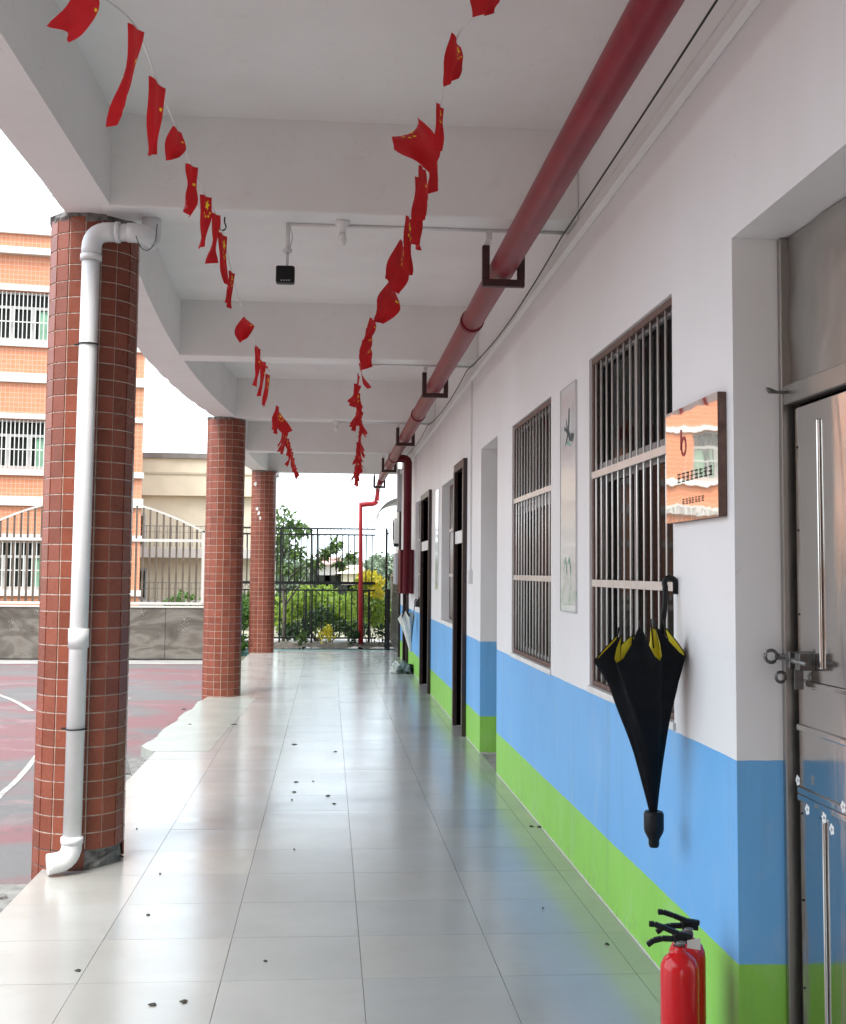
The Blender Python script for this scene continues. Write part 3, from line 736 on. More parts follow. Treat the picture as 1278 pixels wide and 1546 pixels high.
for i, y in enumerate((7.42, 12.30, 17.12, 21.75, 25.95)):
    br = thing('pipe_bracket', 'dark red steel U bracket holding the red pipe '+BL[i], 'bracket', (PXc, y, PZ-PRr), 'pipe brackets under the beams')
    z0 = PZ-PRr-.05; x0, x1 = PXc-.135, PXc+.135
    MB().box(x0, x1, y-.022, y+.022, z0, z0+.046).build('cross_bar', 'bracket', br, bevel=.003)
    for xx, zt in ((x0-.001, PZ+.13), (x1-.045, PZ+.08)):
        MB().box(xx, xx+.046, y-.0225, y+.0225, z0+.047, zt).build('arm', 'bracket', br, bevel=.003)
    hz = BU+.12 if y < 25 else BU+.05
    for xx, zt in ((x0-.001, PZ+.13), (x1-.045, PZ+.08)):
        MB().box(xx+.004, xx+.042, y-.16 if y < 25.9 else y-.02, y+.018, zt+.0, zt+.006).build('tab', 'conduit', br)
        MB().box(xx+.004, xx+.042, y-.155 if y < 25.9 else y-.02, y-.15 if y < 25.9 else y-.012, zt+.006, hz).build('tab', 'conduit', br)
rz = thing('fire_riser', 'dark maroon vertical fire riser with rounded end beside the far dark door', 'pipe', (1.345, 20.45, 0))
rb = onY(616, 897, 20.45)
MB().tube([(PXc, 20.45, PZ)]+bend((PXc, 20.45, PZ), (1.345, 20.45, PZ), (1.345, 20.45, 1.5), .09)+[(1.345, 20.45, rb.z+.03), (1.345, 20.45, rb.z)], [.070]*9+[.070, .04], 20, ref=(0, 1, 0)).build('pipe', 'maroon', rz)
tag(MB().box(1.24, WX-.002, 20.65, 21.35, 1.36, 2.12).build('hose_cabinet', 'maroon', bevel=.008, org=(1.36, 21, 1.36)), 'maroon fire hose cabinet on the wall behind the riser', 'cabinet')

# ------------------------------------------------------------------ conduits, lamps and small ceiling things
def conduit(y, x0, x1, lab, z=BU):
    o = MB().tube([(x0, y, z-.010), (x1, y, z-.010)], .010, 8).build('ceiling_conduit', 'conduit', org=(x0, y, z))
    return tag(o, 'thin white conduit on the beam underside '+lab, 'conduit', 'conduits under the beams')
conduit(7.20, onZ(436, 346, BU).x, WX-.05, 'feeding the flood lamp'); conduit(12.10, .30, WX-.05, 'between the two unlit bulbs'); conduit(16.9, .1, WX-.05, 'feeding the far bulb')
fl = thing('flood_lamp', 'small black square flood lamp hanging below a beam on white pipe', 'lamp', (onY(436, 350, 7.2).x, 7.2, BU))
cx = onY(435, 350, 7.2).x
MB().tube([(cx, 7.2, BU-.004), (cx, 7.2, BU-.19)], .014, 10).build('stem', 'conduit', fl)
MB().tube([(cx, 7.2, BU-.165), (cx, 7.2, BU-.185)], .028, 12).build('joint', 'conduit', fl)
MB().tube([(cx+.012, 7.19, BU-.02), (cx+.03, 7.185, BU-.09), (cx+.012, 7.19, BU-.17), (cx, 7.19, BU-.23)], .004, 6).build('cable', 'wire_white', fl)
p0 = onY(417, 401, 7.15); p1 = onY(445, 428, 7.15)
bx = MB().box(p0.x, p1.x, 7.13, 7.20, p1.z, p0.z).build('housing', 'black', fl, bevel=.012)
for i in range(4):
    q = onY(425+i*4, 423, 7.128); MB().box(q.x-.005, q.x+.005, 7.1265, 7.1295, q.z-.004, q.z+.004).build('led', 'alu', fl)
MB().tube([(cx, 7.17, p0.z-.002), (cx, 7.2, BU-.19)], .008, 8).build('yoke', 'conduit', fl)
def bulb(x, y, label):
    b = thing('light_bulb', label, 'bulb', (x, y, BU))
    MB().lathe((x, y, BU), [(.045, -.001), (.045, -.018), (.030, -.03), (.022, -.06), (.024, -.075)][::-1], 18).build('holder', 'conduit', b)
    MB().lathe((x, y, BU-.075), [(.004, -.075), (.020, -.068), (.026, -.045), (.024, -.02), (.018, 0)], 18).build('globe', 'bulb', b)
bulb(onY(517, 350, 7.2).x, 7.13, 'unlit white bulb in ceramic holder beside the flood lamp')
bulb(onZ(508, 641, BU).x, 16.84, 'unlit white bulb on the far beam between the flag strings')
w = MB()
pts = [(1.385, -3, 3.93), (1.39, 2.4, 3.90), (1.40, 7.1, 3.80), (1.40, 9.6, 3.72), (1.385, 12.0, 3.80), (1.39, 14.5, 3.74), (1.38, 16.8, 3.82), (1.36, 19, 3.74), (1.32, 21.5, 3.80)]
fine = []
for a, b in zip(pts, pts[1:]):
    for i in range(6): t = i/6; q = Vector(a).lerp(Vector(b), t); q.z -= .05*4*t*(1-t)*.4; fine.append(q)
w.tube(fine+[pts[-1]], .0055, 6)
tag(w.build('black_cable', 'wire_black', org=(1.38, 2, 3.9)), 'thin black cable strung along the top of the wall', 'cable')
h = MB().tube([(onY(340, 340, 7.15).x, 7.12, BU)]+[Vector((onY(340, 340, 7.15).x-.0, 7.12, BU-.03))]+torus_pts((onY(336, 345, 7.12).x, 7.12, BU-.06), .022, 8, 'xz', .6, -2.6), .005, 6)
tag(h.build('ceiling_hook', 'wire_black', org=(-.6, 7.12, BU)), 'small dark hook under the beam holding a flag string', 'hook')
q = onY(74, 290, 7.25)
wr = MB()
for r_, dx in ((.045, 0), (.03, .012), (.022, .02)): wr.tube(torus_pts((q.x+dx, 7.25, q.z+.005*r_), r_, 18, 'xz'), .0022, 5)
wr.tube([(q.x+.02, 7.25, q.z+.03), (q.x+.05, 7.3, q.z-.005+.06), (q.x+.09, 7.32, BU+.03)], .0022, 5)
tag(wr.build('wire_coil', 'wire_black', org=(q.x, 7.25, q.z)), 'small loose coil of thin wire at the outer edge above the column', 'wire')

# ------------------------------------------------------------------ bunting
def flag_mesh(w, l, yaw, twist, curl, lean, liney, seed, slope, pinch=0.):
    rg = random.Random(seed*13+5); skew = rg.choice((-1, 1))*rg.uniform(.25, .85); tp = rg.uniform(.25, .75); uo, us = rg.choice(((0, .62), (0, .62), (.3, .7), (0, 1))); rip = rg.uniform(.4, 1.4); nu, nv = 8, 10; V = []; Fc = []; UV = []
    for j in range(nv+1):
        v = j/nv
        for i in range(nu+1):
            u = i/nu-.5
            ang = yaw*min(1, v*1.8)+twist*v*v
            half = w*u*(1-pinch*math.sin(PI*min(1, v*1.1)))
            half *= 1-tp*v**2.2
            r_curl = curl*u*2
            along_ = half*math.cos(r_curl); off = half*math.sin(abs(r_curl))*.8+rip*(.018*math.sin(u*7+v*3+seed)*v+.010*math.sin(v*9+u*4+seed*2.1)*v)
            x = math.sin(ang)*along_ + math.cos(ang)*off + lean[0]*v*v*l
            y = math.cos(ang)*along_ - math.sin(ang)*off + lean[1]*v*v*l
            z = -l*v*(1-.25*(abs(lean[0])+abs(lean[1]))*v) + slope*half*(1-v) + skew*half*v
            V.append((x, y, z)); UV.append((v, uo+us*i/nu))
    for j in range(nv):
        for i in range(nu): a = j*(nu+1)+i; Fc.append((a, a+1, a+nu+2, a+nu+1))
    me = bpy.data.meshes.new('flag'); me.from_pydata(V, [], Fc); me.materials.append(M['flag'])
    uvl = me.uv_layers.new(name='uv')
    for lp in me.loops: uvl.data[lp.index].uv = UV[lp.vertex_index]
    me.polygons.foreach_set('use_smooth', [True]*len(Fc)); me.update(); return me
def spline(pts, n=14):
    out = []; P = [Vector(p) for p in pts]
    for i in range(len(P)-1):
        p0, p1, p2, p3 = P[max(i-1, 0)], P[i], P[i+1], P[min(i+2, len(P)-1)]
        for k in range(n):
            t = k/n
            out.append(.5*((2*p1)+(p2-p0)*t+(2*p0-5*p1+4*p2-p3)*t*t+(3*p1-p0-3*p2+p3)*t**3))
    return out+[P[-1]]
def bunting(label, pts, flags, auto_from, seed):
    root = thing('flag_bunting', label, 'bunting', pts[0])
    cv = spline(pts)
    MB().tube(cv, .0035, 5, ref=(1, 0, 0)).build('string', 'wire_white', root)
    def at(y):
        for a, b in zip(cv, cv[1:]):
            if a.y <= y <= b.y: t = (y-a.y)/max(1e-6, b.y-a.y); return a.lerp(b, t), (b.z-a.z)/max(.01, b.y-a.y)
        return cv[-1], 0
    rg = random.Random(seed)
    for i, (y, w_, l_, yaw, tw, cu, lx, ly, pn) in enumerate(flags):
        p, s = at(y); inst('flag', flag_mesh(w_, l_, yaw, tw, cu, (lx, ly), 0, i+seed, s, pn), root, p+Vector((-.085 if yaw < -1.3 else 0, 0, 0)))
    y = auto_from; i = 50
    while y < cv[-1].y-.1:
        p, s = at(y); k = rg.random()
        yaw = rg.choice((0, rg.uniform(-.3, .3), rg.uniform(-.3, .3), rg.uniform(-1.2, 1.2)))
        inst('flag', flag_mesh(rg.uniform(.13, .19), rg.uniform(.23, .31), yaw, rg.uniform(-.5, .5), rg.uniform(.2, .8), (rg.uniform(-.35, .35), rg.uniform(-.25, .25)), 0, i+seed, s, rg.uniform(0, .6)), root, p)
        y += rg.uniform(.34, .58); i += 1
    return root
LX = -.63
def lp(x, y): q = onX(x, y, LX); return (q.x, q.y, q.z)
left_pts = [(-1.225, -2.0, 2.70), (-.80, 1.0, 2.83), (-.66, 2.3, 3.03), lp(128, -25)] + [lp(*p) for p in ((205, 40), (238, 124), (270, 200), (291, 252), (313, 300), (333, 342), (362, 455), (385, 515), (405, 567), (425, 632), (437, 672), (446, 706))]
left_pts = [p for k, p in enumerate(left_pts) if k == 0 or p[1] > left_pts[k-1][1]+.1]
left_flags = [(onX(*p, LX).y, r[0]*(.62 if r[2] < .5 else .85), r[1], r[2]-.30, *r[3:]) for p, r in (  # photo pixel of the knot -> width, length, yaw, twist, curl, lean x, lean y, pinch
    ((134, -25), (.13, .14, .6, .2, .3, -.45, 0, 0)), ((206, 36), (.20, .33, .22, .1, .35, -.20, 0, .25)), ((238, 124), (.22, .27, .22, .05, .4, -.06, 0, 0)), ((268, 196), (.16, .13, .35, .9, .3, -.15, 0, -.6)),
    ((290, 251), (.15, .22, .2, .1, .7, -.1, 0, .1)), ((311, 299), (.16, .26, .25, .1, .7, -.04, 0, .0)), ((326, 336), (.15, .27, .25, .1, .6, -.04, 0, .1)), ((336, 364), (.17, .32, .2, .2, .6, .12, 0, .1)), ((350, 425), (.13, .22, .15, .3, .6, -.1, 0, .2)),
    ((371, 484), (.17, .17, 1.1, .2, .2, -.1, 0, -.4)), ((388, 524), (.16, .22, .2, .5, .3, .45, 0, .1)), ((389, 536), (.15, .33, .2, .1, .7, -.05, 0, .1)), ((397, 562), (.16, .33, .2, .2, .7, -.08, 0, .1)), ((404, 585), (.17, .33, .3, .2, .5, -.1, 0, .0)),
    ((419, 626), (.18, .32, .4, .6, .4, -.1, 0, -.2)), ((422, 632), (.2, .28, .9, .6, .2, .4, 0, -.2)))]
bunting('string of small red flags nearer the tiled columns', left_pts, left_flags, 16.2, 5)
def zp(x, y, Z): q = onZ(x, y, Z); return (q.x, q.y, q.z)
right_pts = [(.60, 2.4, 3.86), zp(732, -20, 3.74), zp(690, 58, 3.72), zp(667, 148, 3.70), zp(655, 215, 3.74), zp(635, 262, 3.76), zp(612, 352, 3.85), zp(592, 430, 3.74), zp(563, 480, 3.72), zp(546, 543, 3.84),
    zp(540, 590, 3.74), zp(546, 632, 3.84), zp(543, 660, 3.76), zp(541, 682, 3.84), zp(538, 700, 3.78), zp(537, 716, 3.85)]
right_pts = [p for k, p in enumerate(right_pts) if k == 0 or p[1] > right_pts[k-1][1]+.1]
right_flags = [(onZ(*p, 3.73).y, r[0]*(.72 if abs(r[2]) < .5 else .9), *r[1:]) for p, r in (
    ((736, -30), (.19, .14, .6, .2, .3, -.1, 0, 0)), ((690, 56), (.17, .17, .3, .2, .5, -.12, 0, -.2)), ((666, 150), (.12, .20, .2, .1, .6, -.05, 0, .3)), ((660, 186), (.24, .17, -1.5, -.1, .15, -.15, 0, -.1)), ((653, 226), (.15, .22, .3, .2, .4, .02, 0, .0)),
    ((636, 260), (.16, .27, .28, .1, .5, -.02, 0, .0)), ((630, 280), (.15, .36, .2, .1, .6, 0, 0, .1)), ((612, 355), (.17, .34, .22, .2, .5, 0, 0, .1)), ((600, 393), (.19, .30, .5, .3, .3, -.25, 0, -.2)), ((592, 430), (.22, .30, .7, .3, .2, -.35, 0, -.2)),
    ((566, 480), (.2, .2, .4, .3, .4, -.3, 0, 0)), ((555, 500), (.18, .22, .3, .3, .5, -.2, 0, 0)), ((549, 525), (.19, .25, .5, .3, .5, .1, 0, 0)))]
bunting('string of small red flags beside the long red pipe', right_pts, right_flags, 12.0, 31)

# ------------------------------------------------------------------ things on the wall: plaque, poster, switch
pl = thing('mirror_plaque', 'mirror polished metal plaque with red emblem and small dark lettering', 'plaque', (WX-.02, 4.7, 1.97))
PYA, PYB = 4.335, 5.02; pz0, pz1 = 1.955, 2.425
PXF = WX-.035
b = MB(); n = 10
for i in range(n+1):
    for j in range(n+1):
        b.v.append((PXF, PYA+(PYB-PYA)*i/n, pz0+(pz1-pz0)*j/n))
for i in range(n):
    for j in range(n): a = i*(n+1)+j; b.face((a, a+n+1, a+n+2, a+1), 0, True)
b.build('face', 'plaque', pl)
MB().box(PXF+.0015, WX-.001, PYA, PYB, pz0, pz1).build('edge', 'rust', pl, bevel=.003)
XI = PXF-.002
def ink(strokes, mat, name, parent, X):
    m = MB()
    for (y0, z0, y1, z1, w_) in strokes:
        d = Vector((0, y1-y0, z1-z0)); n_ = Vector((0, -d.z, d.y)).normalized()*w_/2
        a = Vector((X, y0, z0)); c = Vector((X, y1, z1)); m.quad(a-n_, c-n_, c+n_, a+n_)
    return m.build(name, mat, parent)
def glyph(yc, zc, s, seed):                           # one dense character-like cluster of strokes
    rg = random.Random(seed); out = []
    for k in range(3): z = zc+s*(k-1)*.36+rg.uniform(-.05, .05)*s; out.append((yc+s*.42, z, yc-s*.42, z, s*.11))
    for k in range(2): y = yc+s*rg.uniform(-.35, .35); out.append((y, zc+s*.48, y+s*rg.uniform(-.15, .15), zc-s*.48, s*.11))
    out.append((yc, zc, yc+s*.4*rg.choice((-1, 1)), zc-s*.45, s*.1)); return out
st = []
for k in range(8): st += glyph(4.425+k*.058, 2.135, .042, k+7)
ink(st, 'ink_black', 'lettering', pl, XI)
st = []
for k in range(7): st += glyph(4.52+k*.042, 2.035, .026, k+40)
ink(st, 'ink_black', 'lettering', pl, XI)
st = [(4.80, 2.335, 4.80, 2.25, .014)]
ring_ = [(4.765+.030*math.cos(a), 2.262+.036*math.sin(a)) for a in [PI*2*i/14 for i in range(15)]]
st += [(a[0], a[1], c[0], c[1], .012) for a, c in zip(ring_, ring_[1:])]
ink(st, 'ink_red', 'emblem', pl, XI)

po = thing('acrylic_poster', 'tall clear acrylic poster with brushed green figure between two barred windows', 'poster', (WX, 7.27, 1.5))
MB().box(WX-.008, WX-.001, 7.03, 7.51, 1.50, 2.905).build('board', 'poster', po, bevel=.002)
fr = MB()
for a, b_, c, d_ in ((7.03, 7.036, 1.5, 2.905), (7.504, 7.51, 1.5, 2.905), (7.036, 7.504, 2.899, 2.905), (7.036, 7.504, 1.5, 1.506), (7.036, 7.504, 1.545, 1.548)): fr.box(WX-.0105, WX-.0082, a, b_, c, d_)
fr.build('edge_strip', 'grey_paint', po)
def pp(u, v): return 7.51-.48*u, 2.905-1.405*v        # u 0..1 across (left to right), v down
def brush(pts, wid, mat):
    m = MB(); P = [pp(*p) for p in pts]
    for k, (y, z) in enumerate(P):
        a = P[max(k-1, 0)]; c = P[min(k+1, len(P)-1)]; d = Vector((0, c[0]-a[0], c[1]-a[1])); n_ = Vector((0, -d.z, d.y)).normalized()*wid[k]/2
        m.v += [(WX-.0098, y+n_.y, z+n_.z), (WX-.0098, y-n_.y, z-n_.z)]
    for k in range(len(P)-1): m.face((2*k, 2*k+2, 2*k+3, 2*k+1))
    m.build('brush_stroke', mat, po)
brush([(.58, .105), (.57, .15), (.53, .20), (.45, .235), (.33, .265)], [.02, .035, .03, .025, .008], 'ink')
brush([(.50, .205), (.62, .235), (.80, .258)], [.015, .05, .005], 'ink')
brush([(.72, .225), (.84, .24), (.78, .265)], [.02, .06, .01], 'ink')
brush([(.28, .185), (.36, .192), (.46, .205)], [.03, .018, .02], 'ink')
brush([(.38, .145), (.42, .17), (.47, .20)], [.012, .02, .012], 'ink')
brush([(.45, .255), (.56, .262), (.68, .27)], [.01, .03, .01], 'ink_green')
for k in range(7): 
    m_ = glyph(pp(.82, 0)[0], pp(0, .09+.02*k)[1], .022, 90+k); ink(m_, 'grey_paint' if k > 4 else 'ink_green', 'lettering', po, WX-.0098)
for u in (.36, .60): brush([(u-.1, .79), (u-.02, .765), (u+.05, .80), (u+.08, .84)], [.01, .02, .02, .01], 'ink_green')
po2 = thing('acrylic_poster', 'narrow pale acrylic poster between the two dark doors', 'poster', (WX, 16.2, 1.55))
MB().box(WX-.010, WX-.001, 16.02, 16.42, 1.50, 2.86).build('board', 'poster', po2, bevel=.002)
for k in range(4): ink(glyph(16.2, 2.72-.1*k, .06, 300+k), 'ink_black' if k == 0 else 'ink_green', 'lettering', po2, WX-.012)

# ------------------------------------------------------------------ umbrellas
def umbrella(name, label, tip, rim, hook, rmax, outer, inner, flat, seed, cup=True):
    tip, rim, hook = Vector(tip), Vector(rim), Vector(hook)
    u = thing(name, label, 'umbrella', hook)
    ax = (rim-tip).normalized(); sx = Vector((1, 0, 0)); sx = (sx-ax*sx.dot(ax)).normalized(); sy = ax.cross(sx)
    L = (rim-tip).length; NR, sub, nv = 7, 8, 20; rg = random.Random(seed)
    amp = [rg.uniform(.8, 1.08) for _ in range(NR)]; ph = [rg.uniform(-.12, .12) for _ in range(NR)]; up = [rg.uniform(-.03, .10) for _ in range(NR)]
    def pt(v, q, shrink):
        k = q/sub; i = int(k) % NR; j = (i+1) % NR; t = k-int(k)
        a = 2*PI*(k/NR)+ph[i]*(1-t)+ph[j]*t + .35*(1-v)
        rr = (amp[i]*(1-t)+amp[j]*t); fold = math.cos(2*PI*t)
        prof = .016+(rmax-.016)*(.70*v+.30*v**2.2)
        top = max(0., (v-.72)/.28)**1.6                       # rib tips lean in to the shaft, panels belly out and sag
        rad = prof*rr*(1-.10*fold*v-top*(.36*(1+fold)/2))*(1+.035*math.sin(k*2*PI*1.5+v*5+seed)*min(1, 4*v*(1-v))+.02*math.sin(k*11+v*13)*v*(1-v)*4)-shrink
        lift = ((up[i]*(1-t)+up[j]*t)*.5*(1+fold)/2 + .055*fold)*v**4*rmax/.2
        return tip+ax*(L*v+lift)+sx*(rad*math.cos(a))+sy*(rad*math.sin(a)*flat)
    for nm, mt, sh in (('canopy', outer, 0), ('lining', inner, .004)):
        mb = MB()
        for j in range(nv+1):
            for q in range(NR*sub): mb.v.append(tuple(pt(j/nv*(1 if sh == 0 else .997), q, sh)))
        n = NR*sub
        for j in range(nv):
            for q in range(n): mb.face((j*n+q, j*n+(q+1) % n, (j+1)*n+(q+1) % n, (j+1)*n+q), 0, True)
        mb.build(nm, mt, u)
    for i in range(NR):
        e = pt(1, i*sub, .002); e0 = pt(.9, i*sub, .004)
        MB().tube([e0, e, e+(e-e0).normalized()*.03], [.003, .003, .0045], 6).build('rib', 'black', u)
    sh0 = tip+ax*.02; hb = hook-Vector((0, 0, .10))
    MB().tube([sh0, hb], .006, 8).build('shaft', 'black', u)
    return u, ax, hb
ub, ax, hb = umbrella('black_umbrella', 'black umbrella with yellow lining hanging upside down from the window bars', (1.350, 4.90, .755), (1.298, 4.86, 1.445), (1.425, 4.97, 1.735), .185, 'black_cloth', 'yellow_cloth', .62, 5)
hkp = Vector((1.40, 5.0, 1.0))
MB().tube([hb+Vector((-.022, -.01, -.16)), hb+Vector((-.003, 0, -.02)), hb+Vector((0, .005, .05))]+torus_pts(hb+Vector((.022, .01, .065)), .024, 10, 'xz', PI, 0)+[hb+Vector((.047, .012, .02))], .0125, 10, ref=(0, 1, 0)).build('handle', 'black', ub)
t0 = Vector((1.350, 4.90, .755))
MB().lathe((t0.x, t0.y, t0.z-.135), [(.018, 0), (.022, .012), (.022, .03), (.038, .06), (.041, .075), (.041, .135), (.036, .145)], 20).build('drip_cup', 'black', ub)
bun = MB()
for k in range(3): bun.tube([(1.395+.013*k, 4.95, 1.33), (1.415+.014*k, 4.95, 1.47+.012*(k % 2))], .006, 6)
bun.build('rib_bundle', 'black', ub)
uw, axw, hbw = umbrella('pale_umbrella', 'pale cream umbrella hanging half folded below the far window', (1.37, 19.75, .42), (1.30, 19.8, 1.02), (1.43, 19.7, 1.33), .15, 'white_cloth', 'grey_cloth', .8, 9)
MB().tube([hbw+Vector((0, 0, -.07)), hbw+Vector((0, 0, .03))]+torus_pts(hbw+Vector((.02, 0, .03)), .02, 8, 'xz', PI, 0), .009, 8, ref=(0, 1, 0)).build('handle', 'dark_wood', uw)
# crumpled umbrella/bag on the floor
bg = onZ(607, 1016, 0); rg = random.Random(8)
def crumple(c, sx_, sy_, sz_, seed):
    bm = bmesh.new(); bmesh.ops.create_icosphere(bm, subdivisions=3, radius=1); r2 = random.Random(seed)
    ph = [r2.uniform(0, 6) for _ in range(8)]
    for v in bm.verts:
        d = v.co.copy(); k = 1+.22*math.sin(5*d.x+ph[0])*math.sin(4*d.y+ph[1])+.15*math.sin(9*d.z+7*d.x+ph[2])+r2.uniform(-.06, .06)
        v.co = Vector((d.x*sx_*k, d.y*sy_*k, max(0, (d.z*.9+.35))*sz_*k*(1-.35*abs(d.x))))
    mb = MB(); mb.v = [(v.co.x+c[0], v.co.y+c[1], v.co.z+c[2]) for v in bm.verts]
    for f in bm.faces: mb.face([v.index for v in f.verts])
    bm.free(); return mb
bag = thing('crumpled_bag', 'crumpled dark and silver umbrella bundle lying on the floor by the wall', 'bundle', (bg.x, bg.y, 0))
crumple((bg.x+.05, bg.y, .002), .19, .2, .15, 2).build('cloth', 'grey_cloth', bag)
crumple((bg.x+.14, bg.y-.05, .002), .12, .16, .13, 3).build('cloth', 'black_cloth', bag)
crumple((bg.x-.10, bg.y+.02, .002), .10, .11, .16, 4).build('cloth', 'white_cloth', bag)
crumple((bg.x+.21, bg.y-.1, .001), .03, .03, .05, 6).build('cap', 'white_cloth', bag)
sh = crumple((1.47, 19.25, 1.176), .05, .16, .12, 12).build('dark_cloth_heap', 'black_cloth', org=(1.47, 19.25, 1.18))
tag(sh, 'small heap of dark cloth on the far window sill', 'cloth')

# ------------------------------------------------------------------ fire extinguishers
def extinguisher(x, y, rz_, label):
    e = thing('fire_extinguisher', label, 'extinguisher', (x, y, 0), 'fire extinguishers by the steel door')
    r_ = .0665
    MB().lathe((x, y, 0), [(r_*.93, .0), (r_, .012), (r_, .345), (r_*.97, .368), (r_*.82, .390), (r_*.55, .407), (r_*.36, .414), (.023, .417), (.023, .434)], 36).build('cylinder', 'ext_red', e)
    MB().lathe((x, y, 0), [(.019, .435), (.019, .455), (.013, .457), (.013, .468)], 20).build('valve', 'alu', e)
    c, s = math.cos(rz_), math.sin(rz_)
    def L(a, b, z): return Vector((x+a*c-b*s, y+a*s+b*c, z))
    def lever(pts, w_): 
        m = MB(); 
        for a, b_ in zip(pts, pts[1:]): m.bar(L(a[0], 0, a[1]), L(b_[0], 0, b_[1]), w_, .017)
        return m.build('lever', 'black', e, bevel=.003)
    lever([(.045, .468), (.0, .474), (-.05, .492), (-.085, .503), (-.105, .503)], .022)
    lever([(.04, .450), (-.02, .456), (-.06, .455), (-.09, .446), (-.11, .430)], .022)
    MB().box(x-.022, x+.022, y-.017, y+.017, .446, .478).build('valve_head', 'black', e, bevel=.005)
    MB().lathe((x+.0, y-.022, .452), [(.017, -.002), (.017, .002)], 16).build('gauge', 'alu', e)
    if y > 4.3: return e
    tg = MB(); a = L(.026, -.016, .458); tg.quad(a, a+Vector((.05, .006, .006)), a+Vector((.05, .006, -.036)), a+Vector((0, 0, -.026)))
    tg.build('paper_tag', 'white_paint', e)
    return e
EX = onY(1026, 1440, 4.22)
extinguisher(EX.x, 4.22, -.25, 'red fire extinguisher standing in front, with white paper tag')
extinguisher(EX.x+.075, 4.375, -.15, 'second red fire extinguisher tucked behind the other against the wall')

# ------------------------------------------------------------------ end of the corridor: kerb, bed, iron fence, annex
tag(MB().box(-3.5, 1.6, FE+.002, 27.25, CZ-.2, -.035).build('kerb', 'teal'), kind='structure')
def bed():
    mb = MB(); rg = random.Random(2); nx, ny = 40, 8
    for j in range(ny+1):
        for i in range(nx+1):
            mb.v.append((-4+5.6*i/nx, 27.25+1.6*j/ny, -.03+rg.uniform(0, .07)+.06*math.sin(PI*j/ny)))
    for j in range(ny):
        for i in range(nx): a = j*(nx+1)+i; mb.face((a, a+1, a+nx+2, a+nx+1))
    return tag(mb.build('soil_bed', 'soil'), kind='structure')
bed()
tag(MB().quad((-8, 28.9, CZ+.004), (6, 28.9, CZ+.004), (6, 33, CZ+.004), (-8, 33, CZ+.004)).build('path', 'path'), kind='structure')
FY = 28.05
fe = thing('iron_fence', 'black iron bar fence with curled spikes closing the corridor end', 'fence', (-.5, FY, 0))
def fz(y): return onY(480, y, FY).z
z_b, z_m1, z_m2, z_t1, z_t2 = fz(963), fz(891), fz(880), fz(807), fz(798)
fx0, fx1 = -2.6, 1.10
for z, h in ((z_b, .036), (z_m1, .036), (z_m2, .066), (z_t1, .038), (z_t2, .036)):
    MB().box(fx0, fx1, FY-.017, FY+.017, z-h/2, z+h/2).build('rail', 'iron', fe)
SPX = .1385
mu = MB().box(-.013, .013, -.013, .013, z_m2, z_t1).mesh('bar', 'iron'); ml = MB().box(-.013, .013, -.013, .013, z_b, z_m1).mesh('bar', 'iron')
nb = int((fx1-fx0)/SPX)
xr = onY(562, 850, FY).x
for i in range(nb):
    inst('bar', mu, fe, (xr-SPX*i, FY, 0)); inst('bar', ml, fe, (xr-.05-SPX*i, FY, 0))
for x, y0, y1 in ((onY(470, 850, FY).x, z_m2, z_t2), (onY(479, 850, FY).x, z_m2, z_t2), (onY(462, 930, FY).x, -.05, z_m1), (onY(471, 930, FY).x, -.05, z_m1), (onY(424, 850, FY).x, -.05, z_t2), (onY(557, 930, FY).x, -.05, z_m1)):
    MB().box(x-.021, x+.021, FY-.021, FY+.021, y0, y1).build('post', 'iron', fe)
for i in range(18):
    x = fx0+.12+(fx1-fx0-.1)*i/17; zt = z_t2+.013
    MB().tube([(x, FY, zt), (x, FY, zt+.12), (x-.01, FY-.02, zt+.17), (x-.05, FY-.06, zt+.21)], [.007, .006, .005, .003], 6).build('spike', 'grey_paint', fe)
sc = MB()
for i in range(6):
    x = onY(494+i*5.4, 803, FY).x; sc.tube(torus_pts((x, FY, (z_t1+z_t2)/2), .042, 12, 'xz', .3*i, .3*i+4.8), .006, 5)
sc.build('scroll_ornament', 'iron', fe)
sc = MB()
for i in range(30): sc.tube(torus_pts((fx0+.1+.12*i, FY, (z_m1+z_m2)/2-.01), .05, 10, 'xz', 1.1*i, 1.1*i+4.2), .006, 5)
sc.build('scroll_band', 'iron', fe)
# dark return gate folded beside the wall end
ga = thing('folded_gate', 'narrow dark iron gate standing open against the annex wall', 'gate', (1.34, 27.2, 0))
for i in range(6):
    MB().box(1.27+.02*i, 1.288+.02*i, 26.7+.25*i, 26.73+.25*i, 0, 2.72 if i % 2 == 0 else 1.25).build('bar', 'iron', ga)
for z in (.12, 1.2, 1.9, 2.62): MB().bar((1.28, 26.7, z), (1.40, 28.0, z), .03, .03).build('rail', 'iron', ga)
MB().box(1.30, 1.38, 26.55, 26.63, 0, 1.35).build('post', 'iron', ga)
